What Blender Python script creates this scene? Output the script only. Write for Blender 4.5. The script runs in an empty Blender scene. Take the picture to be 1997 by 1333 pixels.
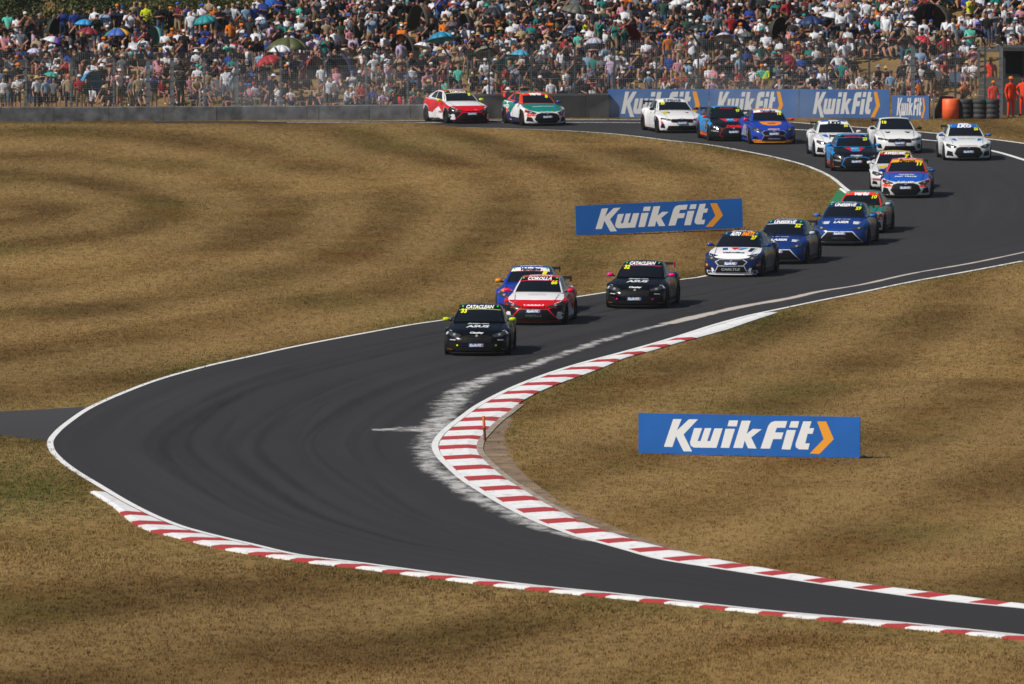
import bpy, bmesh, math, random
import numpy as np
from mathutils import Vector, Matrix
from mathutils.bvhtree import BVHTree
from mathutils.geometry import tessellate_polygon

random.seed(7)
rng = np.random.default_rng(11)
scene = bpy.context.scene
COL = scene.collection

# ------------------------------------------------------------------ camera, sky, sun, exposure
CAM_H = 20.2
F_PX = 22189.0                      # 400 mm lens on a 36 mm sensor, in pixels of a 1997 wide frame
CX, CY = 998.5, 666.5
HORIZON = -677.0
PITCH = math.atan((CY - HORIZON) / F_PX)

cam_data = bpy.data.cameras.new('camera')
cam_data.lens = 400.0
cam_data.sensor_width = 36.0
cam_data.clip_start = 1.0
cam_data.clip_end = 6000.0
cam_data.dof.use_dof = True
cam_data.dof.focus_distance = 350.0
cam_data.dof.aperture_fstop = 5.2
cam = bpy.data.objects.new('camera', cam_data)
COL.objects.link(cam)
cam.location = (0, 0, CAM_H)
cam.rotation_euler = (math.radians(90) - PITCH, 0, 0)
scene.camera = cam

SUN_TO = Vector((-0.86, -0.50, 0.98)).normalized()
SUN_EL = math.asin(SUN_TO.z)
SUN_AZ = math.atan2(SUN_TO.x, SUN_TO.y)
world = bpy.data.worlds.new('World')
scene.world = world
world.use_nodes = True
wn = world.node_tree.nodes
sky = wn.new('ShaderNodeTexSky')
sky.sky_type = 'NISHITA'
sky.sun_disc = False
sky.sun_elevation = SUN_EL
sky.sun_rotation = SUN_AZ
wn['Background'].inputs['Strength'].default_value = 0.05
world.node_tree.links.new(sky.outputs['Color'], wn['Background'].inputs['Color'])

sun_data = bpy.data.lights.new('sun', 'SUN')
sun_data.energy = 4.9
sun_data.angle = math.radians(0.55)
sun_data.color = (1.0, 0.94, 0.85)
sun = bpy.data.objects.new('sun', sun_data)
COL.objects.link(sun)
sun.location = (-60, 200, 120)
sun.rotation_euler = (-SUN_TO).to_track_quat('-Z', 'Y').to_euler()

vs = scene.view_settings
vs.view_transform = 'Standard'
vs.look = 'None'
vs.gamma = 1.0
vs.exposure = -0.04
vs.use_curve_mapping = False
scene.render.engine = 'CYCLES'
scene.cycles.use_denoising = True
scene.cycles.max_bounces = 5
scene.cycles.diffuse_bounces = 2
scene.cycles.glossy_bounces = 2
scene.cycles.transparent_max_bounces = 12
scene.cycles.caustics_reflective = False
scene.cycles.caustics_refractive = False

# ------------------------------------------------------------------ helpers
CP, SP = math.cos(PITCH), math.sin(PITCH)

def ray(px, py):
    a = (px - CX) / F_PX
    b = -(py - CY) / F_PX
    return (a, CP + b * SP, -SP + b * CP)

def G(px, py, z=0.0):
    """world point at height z seen at a pixel of the 1997 x 1333 photograph"""
    d = ray(px, py)
    t = (z - CAM_H) / d[2]
    return Vector((d[0] * t, d[1] * t, z))

def at_depth(px, py, Y):
    d = ray(px, py)
    t = Y / d[1]
    return Vector((d[0] * t, Y, CAM_H + d[2] * t))

def px_of(X, Y):
    """pixel column of a ground point (close enough at this focal length)"""
    return CX + F_PX * X / (Y * CP + CAM_H * SP)

def lin(c):
    def f(v):
        v = v / 255.0
        return v / 12.92 if v <= 0.04045 else ((v + 0.055) / 1.055) ** 2.4
    if isinstance(c, str):
        c = c.lstrip('#')
        c = [int(c[i:i + 2], 16) for i in (0, 2, 4)]
    return tuple(f(v) for v in c[:3]) + (1.0,)

_mats = {}
def mat(name, color, rough=0.6, coat=0.0, metal=0.0, spec=0.5, vary=0.0, scale=6.0, bump=0.0, emit=None):
    if name in _mats:
        return _mats[name]
    m = bpy.data.materials.new(name)
    m.use_nodes = True
    nt = m.node_tree
    b = nt.nodes['Principled BSDF']
    b.inputs['Base Color'].default_value = color
    b.inputs['Roughness'].default_value = rough
    b.inputs['Coat Weight'].default_value = coat
    b.inputs['Coat Roughness'].default_value = 0.06
    b.inputs['Metallic'].default_value = metal
    b.inputs['Specular IOR Level'].default_value = spec
    if vary > 0 or bump > 0:
        tc = nt.nodes.new('ShaderNodeTexCoord')
        n = nt.nodes.new('ShaderNodeTexNoise')
        n.inputs['Scale'].default_value = scale
        n.inputs['Detail'].default_value = 5
        nt.links.new(tc.outputs['Object'], n.inputs['Vector'])
        if vary > 0:
            mx = nt.nodes.new('ShaderNodeMix'); mx.data_type = 'RGBA'
            mx.inputs[6].default_value = tuple(c * (1 - vary) for c in color[:3]) + (1,)
            mx.inputs[7].default_value = tuple(min(1, c * (1 + vary)) for c in color[:3]) + (1,)
            rp = nt.nodes.new('ShaderNodeMapRange')
            rp.inputs[1].default_value = 0.3; rp.inputs[2].default_value = 0.7
            nt.links.new(n.outputs['Fac'], rp.inputs[0])
            nt.links.new(rp.outputs[0], mx.inputs[0])
            nt.links.new(mx.outputs[2], b.inputs['Base Color'])
        if bump > 0:
            bp = nt.nodes.new('ShaderNodeBump')
            bp.inputs['Strength'].default_value = bump
            nt.links.new(n.outputs['Fac'], bp.inputs['Height'])
            nt.links.new(bp.outputs[0], b.inputs['Normal'])
    _mats[name] = m
    return m

def tag(o, label=None, cat=None, group=None, kind=None):
    if label: o['label'] = label
    if cat: o['category'] = cat
    if group: o['group'] = group
    if kind: o['kind'] = kind
    return o

def link(o, parent=None):
    COL.objects.link(o)
    if parent is not None:
        o.parent = parent
    return o

def mesh_obj(name, verts, faces, material=None, parent=None, smooth=False, mats=None, mi=None, data_only=False):
    me = bpy.data.meshes.new(name)
    me.from_pydata([tuple(v) for v in verts], [], faces)
    if mats:
        for m in mats: me.materials.append(m)
    elif material: me.materials.append(material)
    if mi is not None:
        me.polygons.foreach_set('material_index', mi)
    if smooth:
        me.polygons.foreach_set('use_smooth', [True] * len(me.polygons))
    me.update()
    if data_only:
        return me
    return link(bpy.data.objects.new(name, me), parent)

def data_obj(name, me, parent=None, loc=None, rot=None):
    o = bpy.data.objects.new(name, me)
    link(o, parent)
    if loc is not None: o.location = loc
    if rot is not None: o.rotation_euler = rot
    return o

def empty(name, loc=(0, 0, 0), rz=0.0):
    o = bpy.data.objects.new(name, None)
    o.empty_display_size = 0.2
    COL.objects.link(o)
    o.location = loc
    o.rotation_euler = (0, 0, rz)
    return o

class MB:
    """collects boxes, bars, tubes and grids into one mesh"""
    def __init__(self): self.v = []; self.f = []
    def add(self, vs_, fs_):
        o = len(self.v)
        self.v += [tuple(p) for p in vs_]
        self.f += [tuple(i + o for i in f) for f in fs_]
    def box(self, c, s, rz=0.0):
        x, y, z = s[0] / 2, s[1] / 2, s[2] / 2
        cr, sr = math.cos(rz), math.sin(rz)
        vs_ = []
        for dz in (-z, z):
            for dx, dy in ((-x, -y), (x, -y), (x, y), (-x, y)):
                vs_.append((c[0] + dx * cr - dy * sr, c[1] + dx * sr + dy * cr, c[2] + dz))
        self.add(vs_, [(3, 2, 1, 0), (4, 5, 6, 7), (0, 1, 5, 4), (1, 2, 6, 5), (2, 3, 7, 6), (3, 0, 4, 7)])
    def tube(self, a, b, r, n=6, r2=None):
        a, b = Vector(a), Vector(b)
        r2 = r if r2 is None else r2
        d = (b - a).normalized()
        u = d.orthogonal().normalized(); w = d.cross(u)
        vs_ = []
        for p, rr in ((a, r), (b, r2)):
            for k in range(n):
                t = 2 * math.pi * k / n
                vs_.append(p + (u * math.cos(t) + w * math.sin(t)) * rr)
        fs_ = [(k, (k + 1) % n, n + (k + 1) % n, n + k) for k in range(n)]
        fs_ += [tuple(range(n - 1, -1, -1)), tuple(range(n, 2 * n))]
        self.add(vs_, fs_)
    def grid(self, rows, close=False):
        o = len(self.v); m = len(rows[0])
        for r in rows: self.v += [tuple(p) for p in r]
        for i in range(len(rows) - 1):
            for j in range(m - 1 + (1 if close else 0)):
                j2 = (j + 1) % m
                self.f.append((o + i * m + j, o + i * m + j2, o + (i + 1) * m + j2, o + (i + 1) * m + j))
    def lathe(self, prof, n=16, axis='z', c=(0, 0, 0)):
        rows = []
        for r, h in prof:
            row = []
            for k in range(n):
                t = 2 * math.pi * k / n
                p = (r * math.cos(t), r * math.sin(t), h)
                if axis == 'x': p = (h, r * math.cos(t), r * math.sin(t))
                row.append((p[0] + c[0], p[1] + c[1], p[2] + c[2]))
            rows.append(row)
        self.grid(rows, True)
    def build(self, name, material, parent=None, smooth=False):
        return mesh_obj(name, self.v, self.f, material, parent, smooth)
    def data(self, name, material, smooth=False):
        return mesh_obj(name, self.v, self.f, material, None, smooth, data_only=True)

def catmull(pts, n=10):
    P = [np.array(p[:2], float) for p in pts]
    P = [2 * P[0] - P[1]] + P + [2 * P[-1] - P[-2]]
    out = []
    for i in range(1, len(P) - 2):
        p0, p1, p2, p3 = P[i - 1:i + 3]
        # centripetal knots keep uneven spacing from overshooting
        t0 = 0.0
        t1 = t0 + max(1e-4, np.linalg.norm(p1 - p0)) ** 0.5
        t2 = t1 + max(1e-4, np.linalg.norm(p2 - p1)) ** 0.5
        t3 = t2 + max(1e-4, np.linalg.norm(p3 - p2)) ** 0.5
        for k in range(n):
            t = t1 + (t2 - t1) * k / n
            a1 = (t1 - t) / (t1 - t0) * p0 + (t - t0) / (t1 - t0) * p1
            a2 = (t2 - t) / (t2 - t1) * p1 + (t - t1) / (t2 - t1) * p2
            a3 = (t3 - t) / (t3 - t2) * p2 + (t - t2) / (t3 - t2) * p3
            b1 = (t2 - t) / (t2 - t0) * a1 + (t - t0) / (t2 - t0) * a2
            b2 = (t3 - t) / (t3 - t1) * a2 + (t - t1) / (t3 - t1) * a3
            out.append((t2 - t) / (t2 - t1) * b1 + (t - t1) / (t2 - t1) * b2)
    out.append(P[-2])
    return np.array(out)

def ground_curve(pts, n=10):
    c = catmull(pts, n)
    return np.array([G(p[0], p[1])[:2] for p in c])

def resample(c, n):
    d = np.concatenate([[0], np.cumsum(np.linalg.norm(np.diff(c, axis=0), axis=1))])
    t = np.linspace(0, d[-1], n)
    return np.stack([np.interp(t, d, c[:, 0]), np.interp(t, d, c[:, 1])], 1)

def clen(c):
    return float(np.sum(np.linalg.norm(np.diff(c, axis=0), axis=1)))

def inside(poly, P):
    x, y = P[:, 0], P[:, 1]
    r = np.zeros(len(P), bool)
    n = len(poly)
    for i in range(n):
        x1, y1 = poly[i]; x2, y2 = poly[(i + 1) % n]
        c = ((y1 > y) != (y2 > y))
        if y1 != y2:
            r ^= c & (x < (x2 - x1) * (y - y1) / (y2 - y1) + x1)
    return r

def normals2(c):
    t = np.gradient(c, axis=0)
    t /= np.linalg.norm(t, axis=1)[:, None] + 1e-9
    return np.stack([t[:, 1], -t[:, 0]], 1)

class Nt:
    """small node tree writer"""
    def __init__(self, m): self.t = m.node_tree; self.n = self.t.nodes; self.l = self.t.links
    def new(self, kind, **kw):
        nd = self.n.new(kind)
        for k, v in kw.items():
            if k.startswith('i_'): nd.inputs[int(k[2:])].default_value = v
            else: setattr(nd, k, v)
        return nd
    def noise(self, vec, scale, detail=4, rough=0.55, stretch=None):
        if stretch is not None:
            mp = self.new('ShaderNodeMapping')
            mp.inputs['Scale'].default_value = stretch
            self.l.new(vec, mp.inputs['Vector']); vec = mp.outputs[0]
        n = self.new('ShaderNodeTexNoise')
        n.inputs['Scale'].default_value = scale
        n.inputs['Detail'].default_value = detail
        n.inputs['Roughness'].default_value = rough
        self.l.new(vec, n.inputs['Vector'])
        return n.outputs['Fac']
    def rng(self, v, a, b, c=0.0, d=1.0, smooth=True):
        r = self.new('ShaderNodeMapRange')
        r.interpolation_type = 'SMOOTHSTEP' if smooth else 'LINEAR'
        self.l.new(v, r.inputs[0])
        for i, x in enumerate((a, b, c, d)): r.inputs[i + 1].default_value = x
        return r.outputs[0]
    def mix(self, f, a, b):
        m = self.new('ShaderNodeMix', data_type='RGBA')
        for s, i in ((f, 0), (a, 6), (b, 7)):
            if hasattr(s, 'links') or hasattr(s, 'is_output'): self.l.new(s, m.inputs[i])
            else: m.inputs[i].default_value = s
        return m.outputs[2]
    def math(self, op, a, b=None):
        m = self.new('ShaderNodeMath', operation=op)
        for s, i in ((a, 0), (b, 1)):
            if s is None: continue
            if hasattr(s, 'is_output'): self.l.new(s, m.inputs[i])
            else: m.inputs[i].default_value = s
        return m.outputs[0]
# ------------------------------------------------------------------ the circuit, traced as edges on level ground
L_PX = [(300,252),(700,250),(860,249),(950,250),(1080,254),(1180,260),(1240,266),(1304,274),(1378,282),(1447,294),(1516,308),(1574,324),
        (1620,345),(1645,365),(1659,377),(1671,398),(1662,422),(1630,448),(1580,474),(1500,505),(1368,540),(1324,546),(1176,571.5),
        (1118,580.5),(881,622),(800,634),(701,652),(581,675),(481,697),(401,715),(308,741),(245,764.5),(175,796),(140,819),(112,842),
        (98,862),(102,879),(119,898),(147,919),(193,947),(245,978),(298,1005),(350,1026),(403,1041),(491,1062),(578,1082),(697,1097.5),
        (900,1125),(1048,1143),(1197,1158),(1367,1177),(1504,1192),(1614,1202),(1779,1217),(1997,1240),(2250,1266)]
R_PX = [(300,236.5),(700,236.5),(900,235),(1100,234),(1300,234),(1450,236),(1550,239),(1599,243),(1669,248),(1801,258),(1935,272),
        (1997,280),(2150,305),(2290,345),(2340,400),(2290,447),(2150,480),(1997,509),(1897,528),(1777,550),(1677,571),(1597,587),
        (1540,599),(1460,616),(1400,632),(1311,660),(1220,686),(1130,710),(1070,729),(1010,752),(965,773),(926,795),(899,815),(878,831),
        (857,851),(848,870),(856,890),(875,910),(900,933),(925,950),(960,971.6),(1000,994),(1050,1018),(1100,1036.7),(1138,1050),
        (1176,1060),(1226,1074),(1284,1090),(1394,1108),(1504,1125),(1669,1149),(1834,1171),(1997,1187),(2250,1213)]
LKEY = [(300,252),(1080,254),(1671,398),(1118,580.5),(98,862),(1048,1143),(2250,1266)]
RKEY = [(300,236.5),(1100,234),(2340,400),(1460,616),(848,870),(1226,1074),(2250,1213)]
NSEG = [60, 130, 170, 170, 120, 60]

def piecewise(pts, keys, segs):
    idx = [pts.index(k) for k in keys]
    full = catmull(pts, 12)
    full = np.array([G(p[0], p[1])[:2] for p in full])
    parts = []
    for a, b, n in zip(idx[:-1], idx[1:], segs):
        parts.append(resample(full[a * 12:b * 12 + 1], n + 1)[:-1])
    parts.append(full[-1:])
    return np.concatenate(parts)

LE = piecewise(L_PX, LKEY, NSEG)
RE = piecewise(R_PX, RKEY, NSEG)
TRACK_POLY = np.concatenate([LE, RE[::-1]])
Z_TRACK, Z_LINE = 0.012, 0.019

# kerb outlines (grass side), pixel traced
KI_OUT = [(1516,611),(1480,622),(1440,637),(1383,654),(1323,669.5),(1275,684),(1220,699),(1178,717),(1133,734),(1088,750),(1046,768),(1016,785),(992,804),
          (968,822),(947,843),(932,862),(930,880),(943,898),(963,916.5),(990,938),(1020,956.5),(1055,979),(1095,1000),(1135,1020),(1188,1039),
          (1251,1058.5),(1372,1087),(1532,1117),(1669,1138),(1867,1163),(1997,1180),(2250,1206)]
KO_OUT = [(176,961),(224,991),(242,1008),(270,1027),(305,1040),(340,1048),(385,1060),(456,1076),(540,1089),(613,1099.5),(697,1109),(900,1135.5),(1048,1152.5),
          (1202,1167.6),(1328,1181),(1449,1193.5),(1614,1211),(1997,1249),(2250,1275)]
KI = ground_curve(KI_OUT, 8)
KO = ground_curve(KO_OUT, 8)

DIRT_PX = [(992,800),(1000,822),(985,845),(990,872),(1004,903),(1038,938),(1072,962),(1098,985),(1128,998),(1165,1014),(1215,1034),(1262,1052),(1330,1072)]
def band_poly(a, b): return np.concatenate([a, b[::-1]])
DIRT_OUT = ground_curve(DIRT_PX, 6)
def nearest_i(c, p): return int(np.argmin(np.sum((c - np.array(p)[None]) ** 2, 1)))
_i0 = nearest_i(KI, G(968, 822)[:2]); _i1 = nearest_i(KI, G(1372, 1087)[:2])
DIRT_POLY = band_poly(KI[_i0:_i1 + 1], DIRT_OUT)

SERV_PX = [(-120,806),(0,802),(70,799),(150,794),(175,796),(140,819),(112,842),(98,862),(85,859),(40,853),(0,850),(-120,842)]
SERV_POLY = np.array([G(*p)[:2] for p in SERV_PX])
GREEN_PX = [(1633,372),(1645,368),(1659,377),(1671,398),(1662,424),(1640,440),(1600,452),(1600,425),(1612,405),(1622,388)]
GREEN_POLY = np.array([G(*p)[:2] for p in GREEN_PX])
_ki_line = RE[nearest_i(RE, G(1540, 599)[:2]):]
_ko_line = LE[nearest_i(LE, G(176, 938)[:2]):]
KI_POLY = band_poly(KI, _ki_line)
KO_POLY = band_poly(KO, _ko_line)
HARD = [TRACK_POLY, DIRT_POLY, SERV_POLY, GREEN_POLY, KI_POLY, KO_POLY]

BANK_Y0, BANK_Y1, BANK_SLOPE = 508.0, 540.0, 0.158
def bank_crest(xpx):
    return np.interp(np.asarray(xpx, float), [0, 105, 130, 480, 600], [521.5, 522.0, 523.5, 525.5, 540.0])

def smooth01(t):
    t = np.clip(t, 0, 1)
    return t * t * (3 - 2 * t)

_ph = rng.uniform(0, 6.28, 24)
BOARD_RISE = tuple(at_depth(1470, 445, G(1124, 460).y + 1.0))[:2]
def ground_z(X, Y):
    X = np.asarray(X, float); Y = np.asarray(Y, float)
    P = np.stack([X.ravel(), Y.ravel()], 1)
    E = np.concatenate([LE[::4], RE[::4], KI[::3], KO[::3]])
    d = np.full(len(P), 1e9)
    for s in range(0, len(P), 4000):
        q = P[s:s + 4000]
        d[s:s + 4000] = np.sqrt(np.min((q[:, None, 0] - E[None, :, 0]) ** 2 + (q[:, None, 1] - E[None, :, 1]) ** 2, 1))
    ins = np.zeros(len(P), bool)
    for h in HARD: ins |= inside(h, P)
    d[ins] = 0
    M = smooth01((d.reshape(X.shape) - 0.6) / 7.0)
    w = (0.10 * np.sin(X * 0.31 + Y * 0.045 + _ph[0]) + 0.09 * np.sin(-X * 0.22 + Y * 0.085 + _ph[1]) +
         0.05 * np.sin(X * 0.7 + Y * 0.17 + _ph[2]) + 0.04 * np.sin(X * 0.9 - Y * 0.21 + _ph[3]))
    nb = G(1461, 890)
    M = M * (1 - np.exp(-((X - nb.x) / 4.2) ** 2 - ((Y - nb.y) / 12.0) ** 2))
    z = M * (w + 0.05) * np.where(Y > 470, 0.3, 1.0)
    # the low crest that hides the far stretch of the circuit
    xp = px_of(X, Y)
    amp = 0.36 * (1 - smooth01((xp - 790) / 190.0))
    back = smooth01((484.5 - Y) / 4.5)
    front = smooth01((Y - 455) / 22.0)
    z = z + amp * back * front * (~ins).reshape(X.shape)
    # spectator bank
    up = np.clip(np.minimum(Y, bank_crest(xp)) - BANK_Y0, 0, None) * BANK_SLOPE
    down = np.clip(Y - bank_crest(xp) - 1.0, 0, 9) * 0.24
    z = z + up - down * (Y > BANK_Y0)
    # the turf lifts where the far board stands
    bx, by = BOARD_RISE
    z = z + 0.26 * np.exp(-((X - bx) / 2.6) ** 2 - ((Y - by) / 9.0) ** 2) * M
    return z

def one_z(x, y): return float(ground_z(np.array([x]), np.array([y]))[0])

# ------------------------------------------------------------------ materials of the ground
def grass_colour(nt, pos, lift=1.0):
    """dry summer grass: straw, brown and olive patches laid out over the ground"""
    big = nt.rng(nt.noise(pos, 1.0, 4, 0.6, (0.055, 0.036, 0.3)), 0.34, 0.66)
    mid = nt.rng(nt.noise(pos, 1.0, 5, 0.65, (0.20, 0.10, 0.5)), 0.32, 0.70)
    fine = nt.rng(nt.noise(pos, 1.0, 6, 0.7, (2.6, 0.75, 2.0)), 0.28, 0.72)
    grn = nt.rng(nt.noise(pos, 1.0, 4, 0.6, (0.10, 0.045, 0.7)), 0.50, 0.68)
    sc = lambda c: (c[0] * lift, c[1] * lift * .88, c[2] * lift * .69, 1)
    a = nt.mix(big, sc((0.082, 0.054, 0.018)), sc((0.36, 0.262, 0.122)))
    b = nt.mix(mid, sc((0.145, 0.094, 0.036)), sc((0.305, 0.222, 0.105)))
    c = nt.mix(0.5, a, b)
    d = nt.mix(nt.math('MULTIPLY', grn, 0.55), c, sc((0.125, 0.122, 0.034)))
    rust = nt.rng(nt.noise(pos, 1.0, 4, 0.6, (0.075, 0.055, 0.4)), 0.55, 0.68)
    d = nt.mix(nt.math('MULTIPLY', rust, 0.65), d, sc((0.165, 0.088, 0.026)))
    # mowing passes sweep across the field in wide arcs
    mp = nt.new('ShaderNodeMapping'); mp.inputs['Location'].default_value = (18.4, -90.0, 0); mp.inputs['Scale'].default_value = (1.0, 0.22, 0.0)
    nt.l.new(pos, mp.inputs['Vector'])
    ln = nt.new('ShaderNodeVectorMath', operation='LENGTH'); nt.l.new(mp.outputs[0], ln.inputs[0])
    ph = nt.math('ADD', nt.math('MULTIPLY', ln.outputs['Value'], 1.55), nt.math('MULTIPLY', nt.noise(pos, 1.0, 3, .5, (.07, .02, 0)), 4.0))
    band = nt.rng(nt.math('SINE', ph), -1.0, 1.0, 0.0, 1.0)
    d = nt.mix(nt.math('MULTIPLY', band, 0.42), d, sc((0.43, 0.33, 0.175)))
    e = nt.mix(nt.math('MULTIPLY', fine, 0.4), d, nt.mix(0.55, d, sc((0.075, 0.05, 0.02))))
    return e

def ground_material():
    m = bpy.data.materials.new('dry_turf'); m.use_nodes = True
    nt = Nt(m); b = nt.n['Principled BSDF']
    pos = nt.new('ShaderNodeNewGeometry').outputs['Position']
    nt.l.new(grass_colour(nt, pos, .86), b.inputs['Base Color'])
    b.inputs['Roughness'].default_value = 0.95
    b.inputs['Specular IOR Level'].default_value = 0.1
    bp = nt.new('ShaderNodeBump'); bp.inputs['Strength'].default_value = 0.5; bp.inputs['Distance'].default_value = 0.05
    nt.l.new(nt.noise(pos, 9.0, 5, 0.7), bp.inputs['Height'])
    nt.l.new(bp.outputs[0], b.inputs['Normal'])
    return m

def blade_material():
    m = bpy.data.materials.new('grass_blades'); m.use_nodes = True
    nt = Nt(m); b = nt.n['Principled BSDF']
    pos = nt.new('ShaderNodeNewGeometry').outputs['Position']
    col = grass_colour(nt, pos, .95)
    at = nt.new('ShaderNodeAttribute', attribute_name='edge_green', attribute_type='INSTANCER').outputs['Fac']
    rnd = nt.new('ShaderNodeObjectInfo').outputs['Random']
    c2 = nt.mix(nt.math('MULTIPLY', at, nt.rng(rnd, 0.0, 1.0, 0.5, 1.0, False)), col, (0.088, 0.105, 0.022, 1))
    v = nt.rng(rnd, 0, 1, 0.86, 1.16, False)
    vm = nt.new('ShaderNodeVectorMath', operation='SCALE')
    nt.l.new(c2, vm.inputs[0]); nt.l.new(v, vm.inputs[3])
    nt.l.new(vm.outputs[0], b.inputs['Base Color'])
    b.inputs['Roughness'].default_value = 0.8
    b.inputs['Specular IOR Level'].default_value = 0.15
    return m

M_TURF = ground_material()
M_BLADE = blade_material()

def asphalt_material(name, base, streak, uvname='UVMap'):
    m = bpy.data.materials.new(name); m.use_nodes = True
    nt = Nt(m); b = nt.n['Principled BSDF']
    pos = nt.new('ShaderNodeNewGeometry').outputs['Position']
    uv = nt.new('ShaderNodeUVMap', uv_map=uvname).outputs[0]
    big = nt.rng(nt.noise(pos, 1.0, 3, 0.5, (0.2, 0.05, 1)), 0.3, 0.7)
    st = nt.rng(nt.noise(uv, 1.0, 4, 0.6, (0.011, 17.0, 1)), 0.30, 0.70)
    st2 = nt.rng(nt.noise(uv, 1.0, 3, 0.6, (0.03, 46.0, 1)), 0.35, 0.66)
    gr = nt.noise(pos, 22.0, 4, 0.7)
    k = lambda f: tuple(v * f for v in base) + (1,)
    c = nt.mix(big, k(0.92), k(1.12))
    c = nt.mix(nt.math('MULTIPLY', st, streak), c, k(0.52))
    c = nt.mix(nt.math('MULTIPLY', st2, streak * 0.6), c, k(0.60))
    c = nt.mix(nt.rng(gr, 0.35, 0.7, 0, 0.35), c, k(1.5))
    nt.l.new(c, b.inputs['Base Color'])
    b.inputs['Roughness'].default_value = 0.82
    b.inputs['Specular IOR Level'].default_value = 0.25
    bp = nt.new('ShaderNodeBump'); bp.inputs['Strength'].default_value = 0.25; bp.inputs['Distance'].default_value = 0.01
    nt.l.new(nt.noise(pos, 60.0, 2, 0.5), bp.inputs['Height'])
    nt.l.new(bp.outputs[0], b.inputs['Normal'])
    return m

M_ASPHALT = asphalt_material('racing_asphalt', (0.030, 0.029, 0.0305), 0.55)
M_SERVICE = asphalt_material('service_asphalt', (0.045, 0.044, 0.047), 0.1)

def paint_material(name, col, worn=0.3, dirt=(0.16, 0.15, 0.14, 1)):
    m = bpy.data.materials.new(name); m.use_nodes = True
    nt = Nt(m); b = nt.n['Principled BSDF']
    pos = nt.new('ShaderNodeNewGeometry').outputs['Position']
    w = nt.rng(nt.noise(pos, 1.0, 6, 0.72, (3.0, 1.1, 1)), 0.50, 0.74)
    s = nt.rng(nt.noise(pos, 1.0, 4, 0.6, (0.9, 9.0, 1)), 0.48, 0.75)
    c = nt.mix(nt.math('MULTIPLY', w, worn), col, dirt)
    c = nt.mix(nt.math('MULTIPLY', s, worn * 0.7), c, dirt)
    nt.l.new(c, b.inputs['Base Color'])
    b.inputs['Roughness'].default_value = 0.7
    return m
M_WHITE = paint_material('white_line_paint', (0.78, 0.79, 0.80, 1), 0.35)
M_KWHITE = paint_material('white_kerb_paint', (0.80, 0.81, 0.83, 1), 0.45)
M_KRED = paint_material('red_kerb_paint', (0.42, 0.028, 0.032, 1), 0.42, (0.20, 0.10, 0.09, 1))
M_GREEN = paint_material('green_runoff_paint', (0.010, 0.19, 0.065, 1), 0.3, (0.05, 0.10, 0.05, 1))
M_DIRT = mat('bare_soil', (0.20, 0.135, 0.085, 1), 0.95, vary=0.45, scale=1.3, bump=0.5)
M_CONC = mat('concrete_edging', (0.30, 0.25, 0.20, 1), 0.9, vary=0.35, scale=2.0, bump=0.2)

# ------------------------------------------------------------------ ground sheet
def build_ground():
    xs = np.concatenate([[-420, -250, -150, -80], np.arange(-46, 52.1, 0.85), [90, 160, 250, 420]])
    ys = np.concatenate([[-90, 0, 90, 150], np.arange(190, 556, 0.85), [575, 620, 700, 850, 1000]])
    X, Y = np.meshgrid(xs, ys)
    Z = ground_z(X, Y)
    # the land behind and beside the view runs level
    V = np.stack([X, Y, Z], -1).reshape(-1, 3)
    nx = len(xs); ny = len(ys)
    idx = np.arange(nx * ny).reshape(ny, nx)
    q = np.stack([idx[:-1, :-1], idx[:-1, 1:], idx[1:, 1:], idx[1:, :-1]], -1).reshape(-1, 4)
    o = mesh_obj('ground', V.tolist(), q.tolist(), M_TURF, smooth=True)
    tag(o, 'dry straw coloured grass infield and spectator bank', kind='structure')
    return o
build_ground()

def flat_sheet(name, poly, z, m, label):
    tris = tessellate_polygon([[Vector((p[0], p[1], 0)) for p in poly]])
    o = mesh_obj(name, [(p[0], p[1], z) for p in poly], [tuple(t) for t in tris], m)
    me = o.data
    for p in me.polygons:
        if p.normal.z < 0: p.flip()
    uv = me.uv_layers.new(name='UVMap')
    for l in me.loops:
        v = me.vertices[l.vertex_index].co
        uv.data[l.index].uv = (v.x, v.y * 0.1)
    return tag(o, label, kind='structure')

def strip_obj(name, A, B, z, m, cols=1, label=None, kind='structure', za=None):
    n = len(A)
    V, F = [], []
    mid = 0.5 * (A + B)
    s = np.concatenate([[0], np.cumsum(np.linalg.norm(np.diff(mid, axis=0), axis=1))])
    for i in range(n):
        for j in range(cols + 1):
            t = j / cols
            p = A[i] * (1 - t) + B[i] * t
            V.append((p[0], p[1], z))
    for i in range(n - 1):
        for j in range(cols):
            a = i * (cols + 1) + j
            F.append((a, a + 1, a + cols + 2, a + cols + 1))
    o = mesh_obj(name, V, F, m)
    me = o.data
    uv = me.uv_layers.new(name='UVMap')
    for l in me.loops:
        i, j = divmod(l.vertex_index, cols + 1)
        uv.data[l.index].uv = (s[i], j / cols)
    if me.polygons[len(me.polygons) // 2].normal.z < 0:
        me.flip_normals()
    return tag(o, label, kind=kind)

strip_obj('race_track', LE, RE, Z_TRACK, M_ASPHALT, 16, 'dark grey asphalt race track sweeping through an S bend')
flat_sheet('service_road', SERV_POLY, 0.006, M_SERVICE, 'grey asphalt service road joining the track at the hairpin')
flat_sheet('bare_soil', DIRT_POLY, 0.005, M_DIRT, 'brown bare soil behind the inside kerb')
flat_sheet('painted_runoff', GREEN_POLY, 0.008, M_GREEN, 'green painted strip on the inside of the far bend')

def line_from(c, w, name, label, off=0.0, z=Z_LINE):
    n = normals2(c)
    w = np.asarray(w).reshape(-1, 1) if np.ndim(w) else w
    return strip_obj(name, c + n * (off - w / 2), c + n * (off + w / 2), z, M_WHITE, 1, label)

def sub(c, a, b):
    i, j = nearest_i(c, G(*a)[:2]), nearest_i(c, G(*b)[:2])
    return c[min(i, j):max(i, j) + 1]

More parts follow.
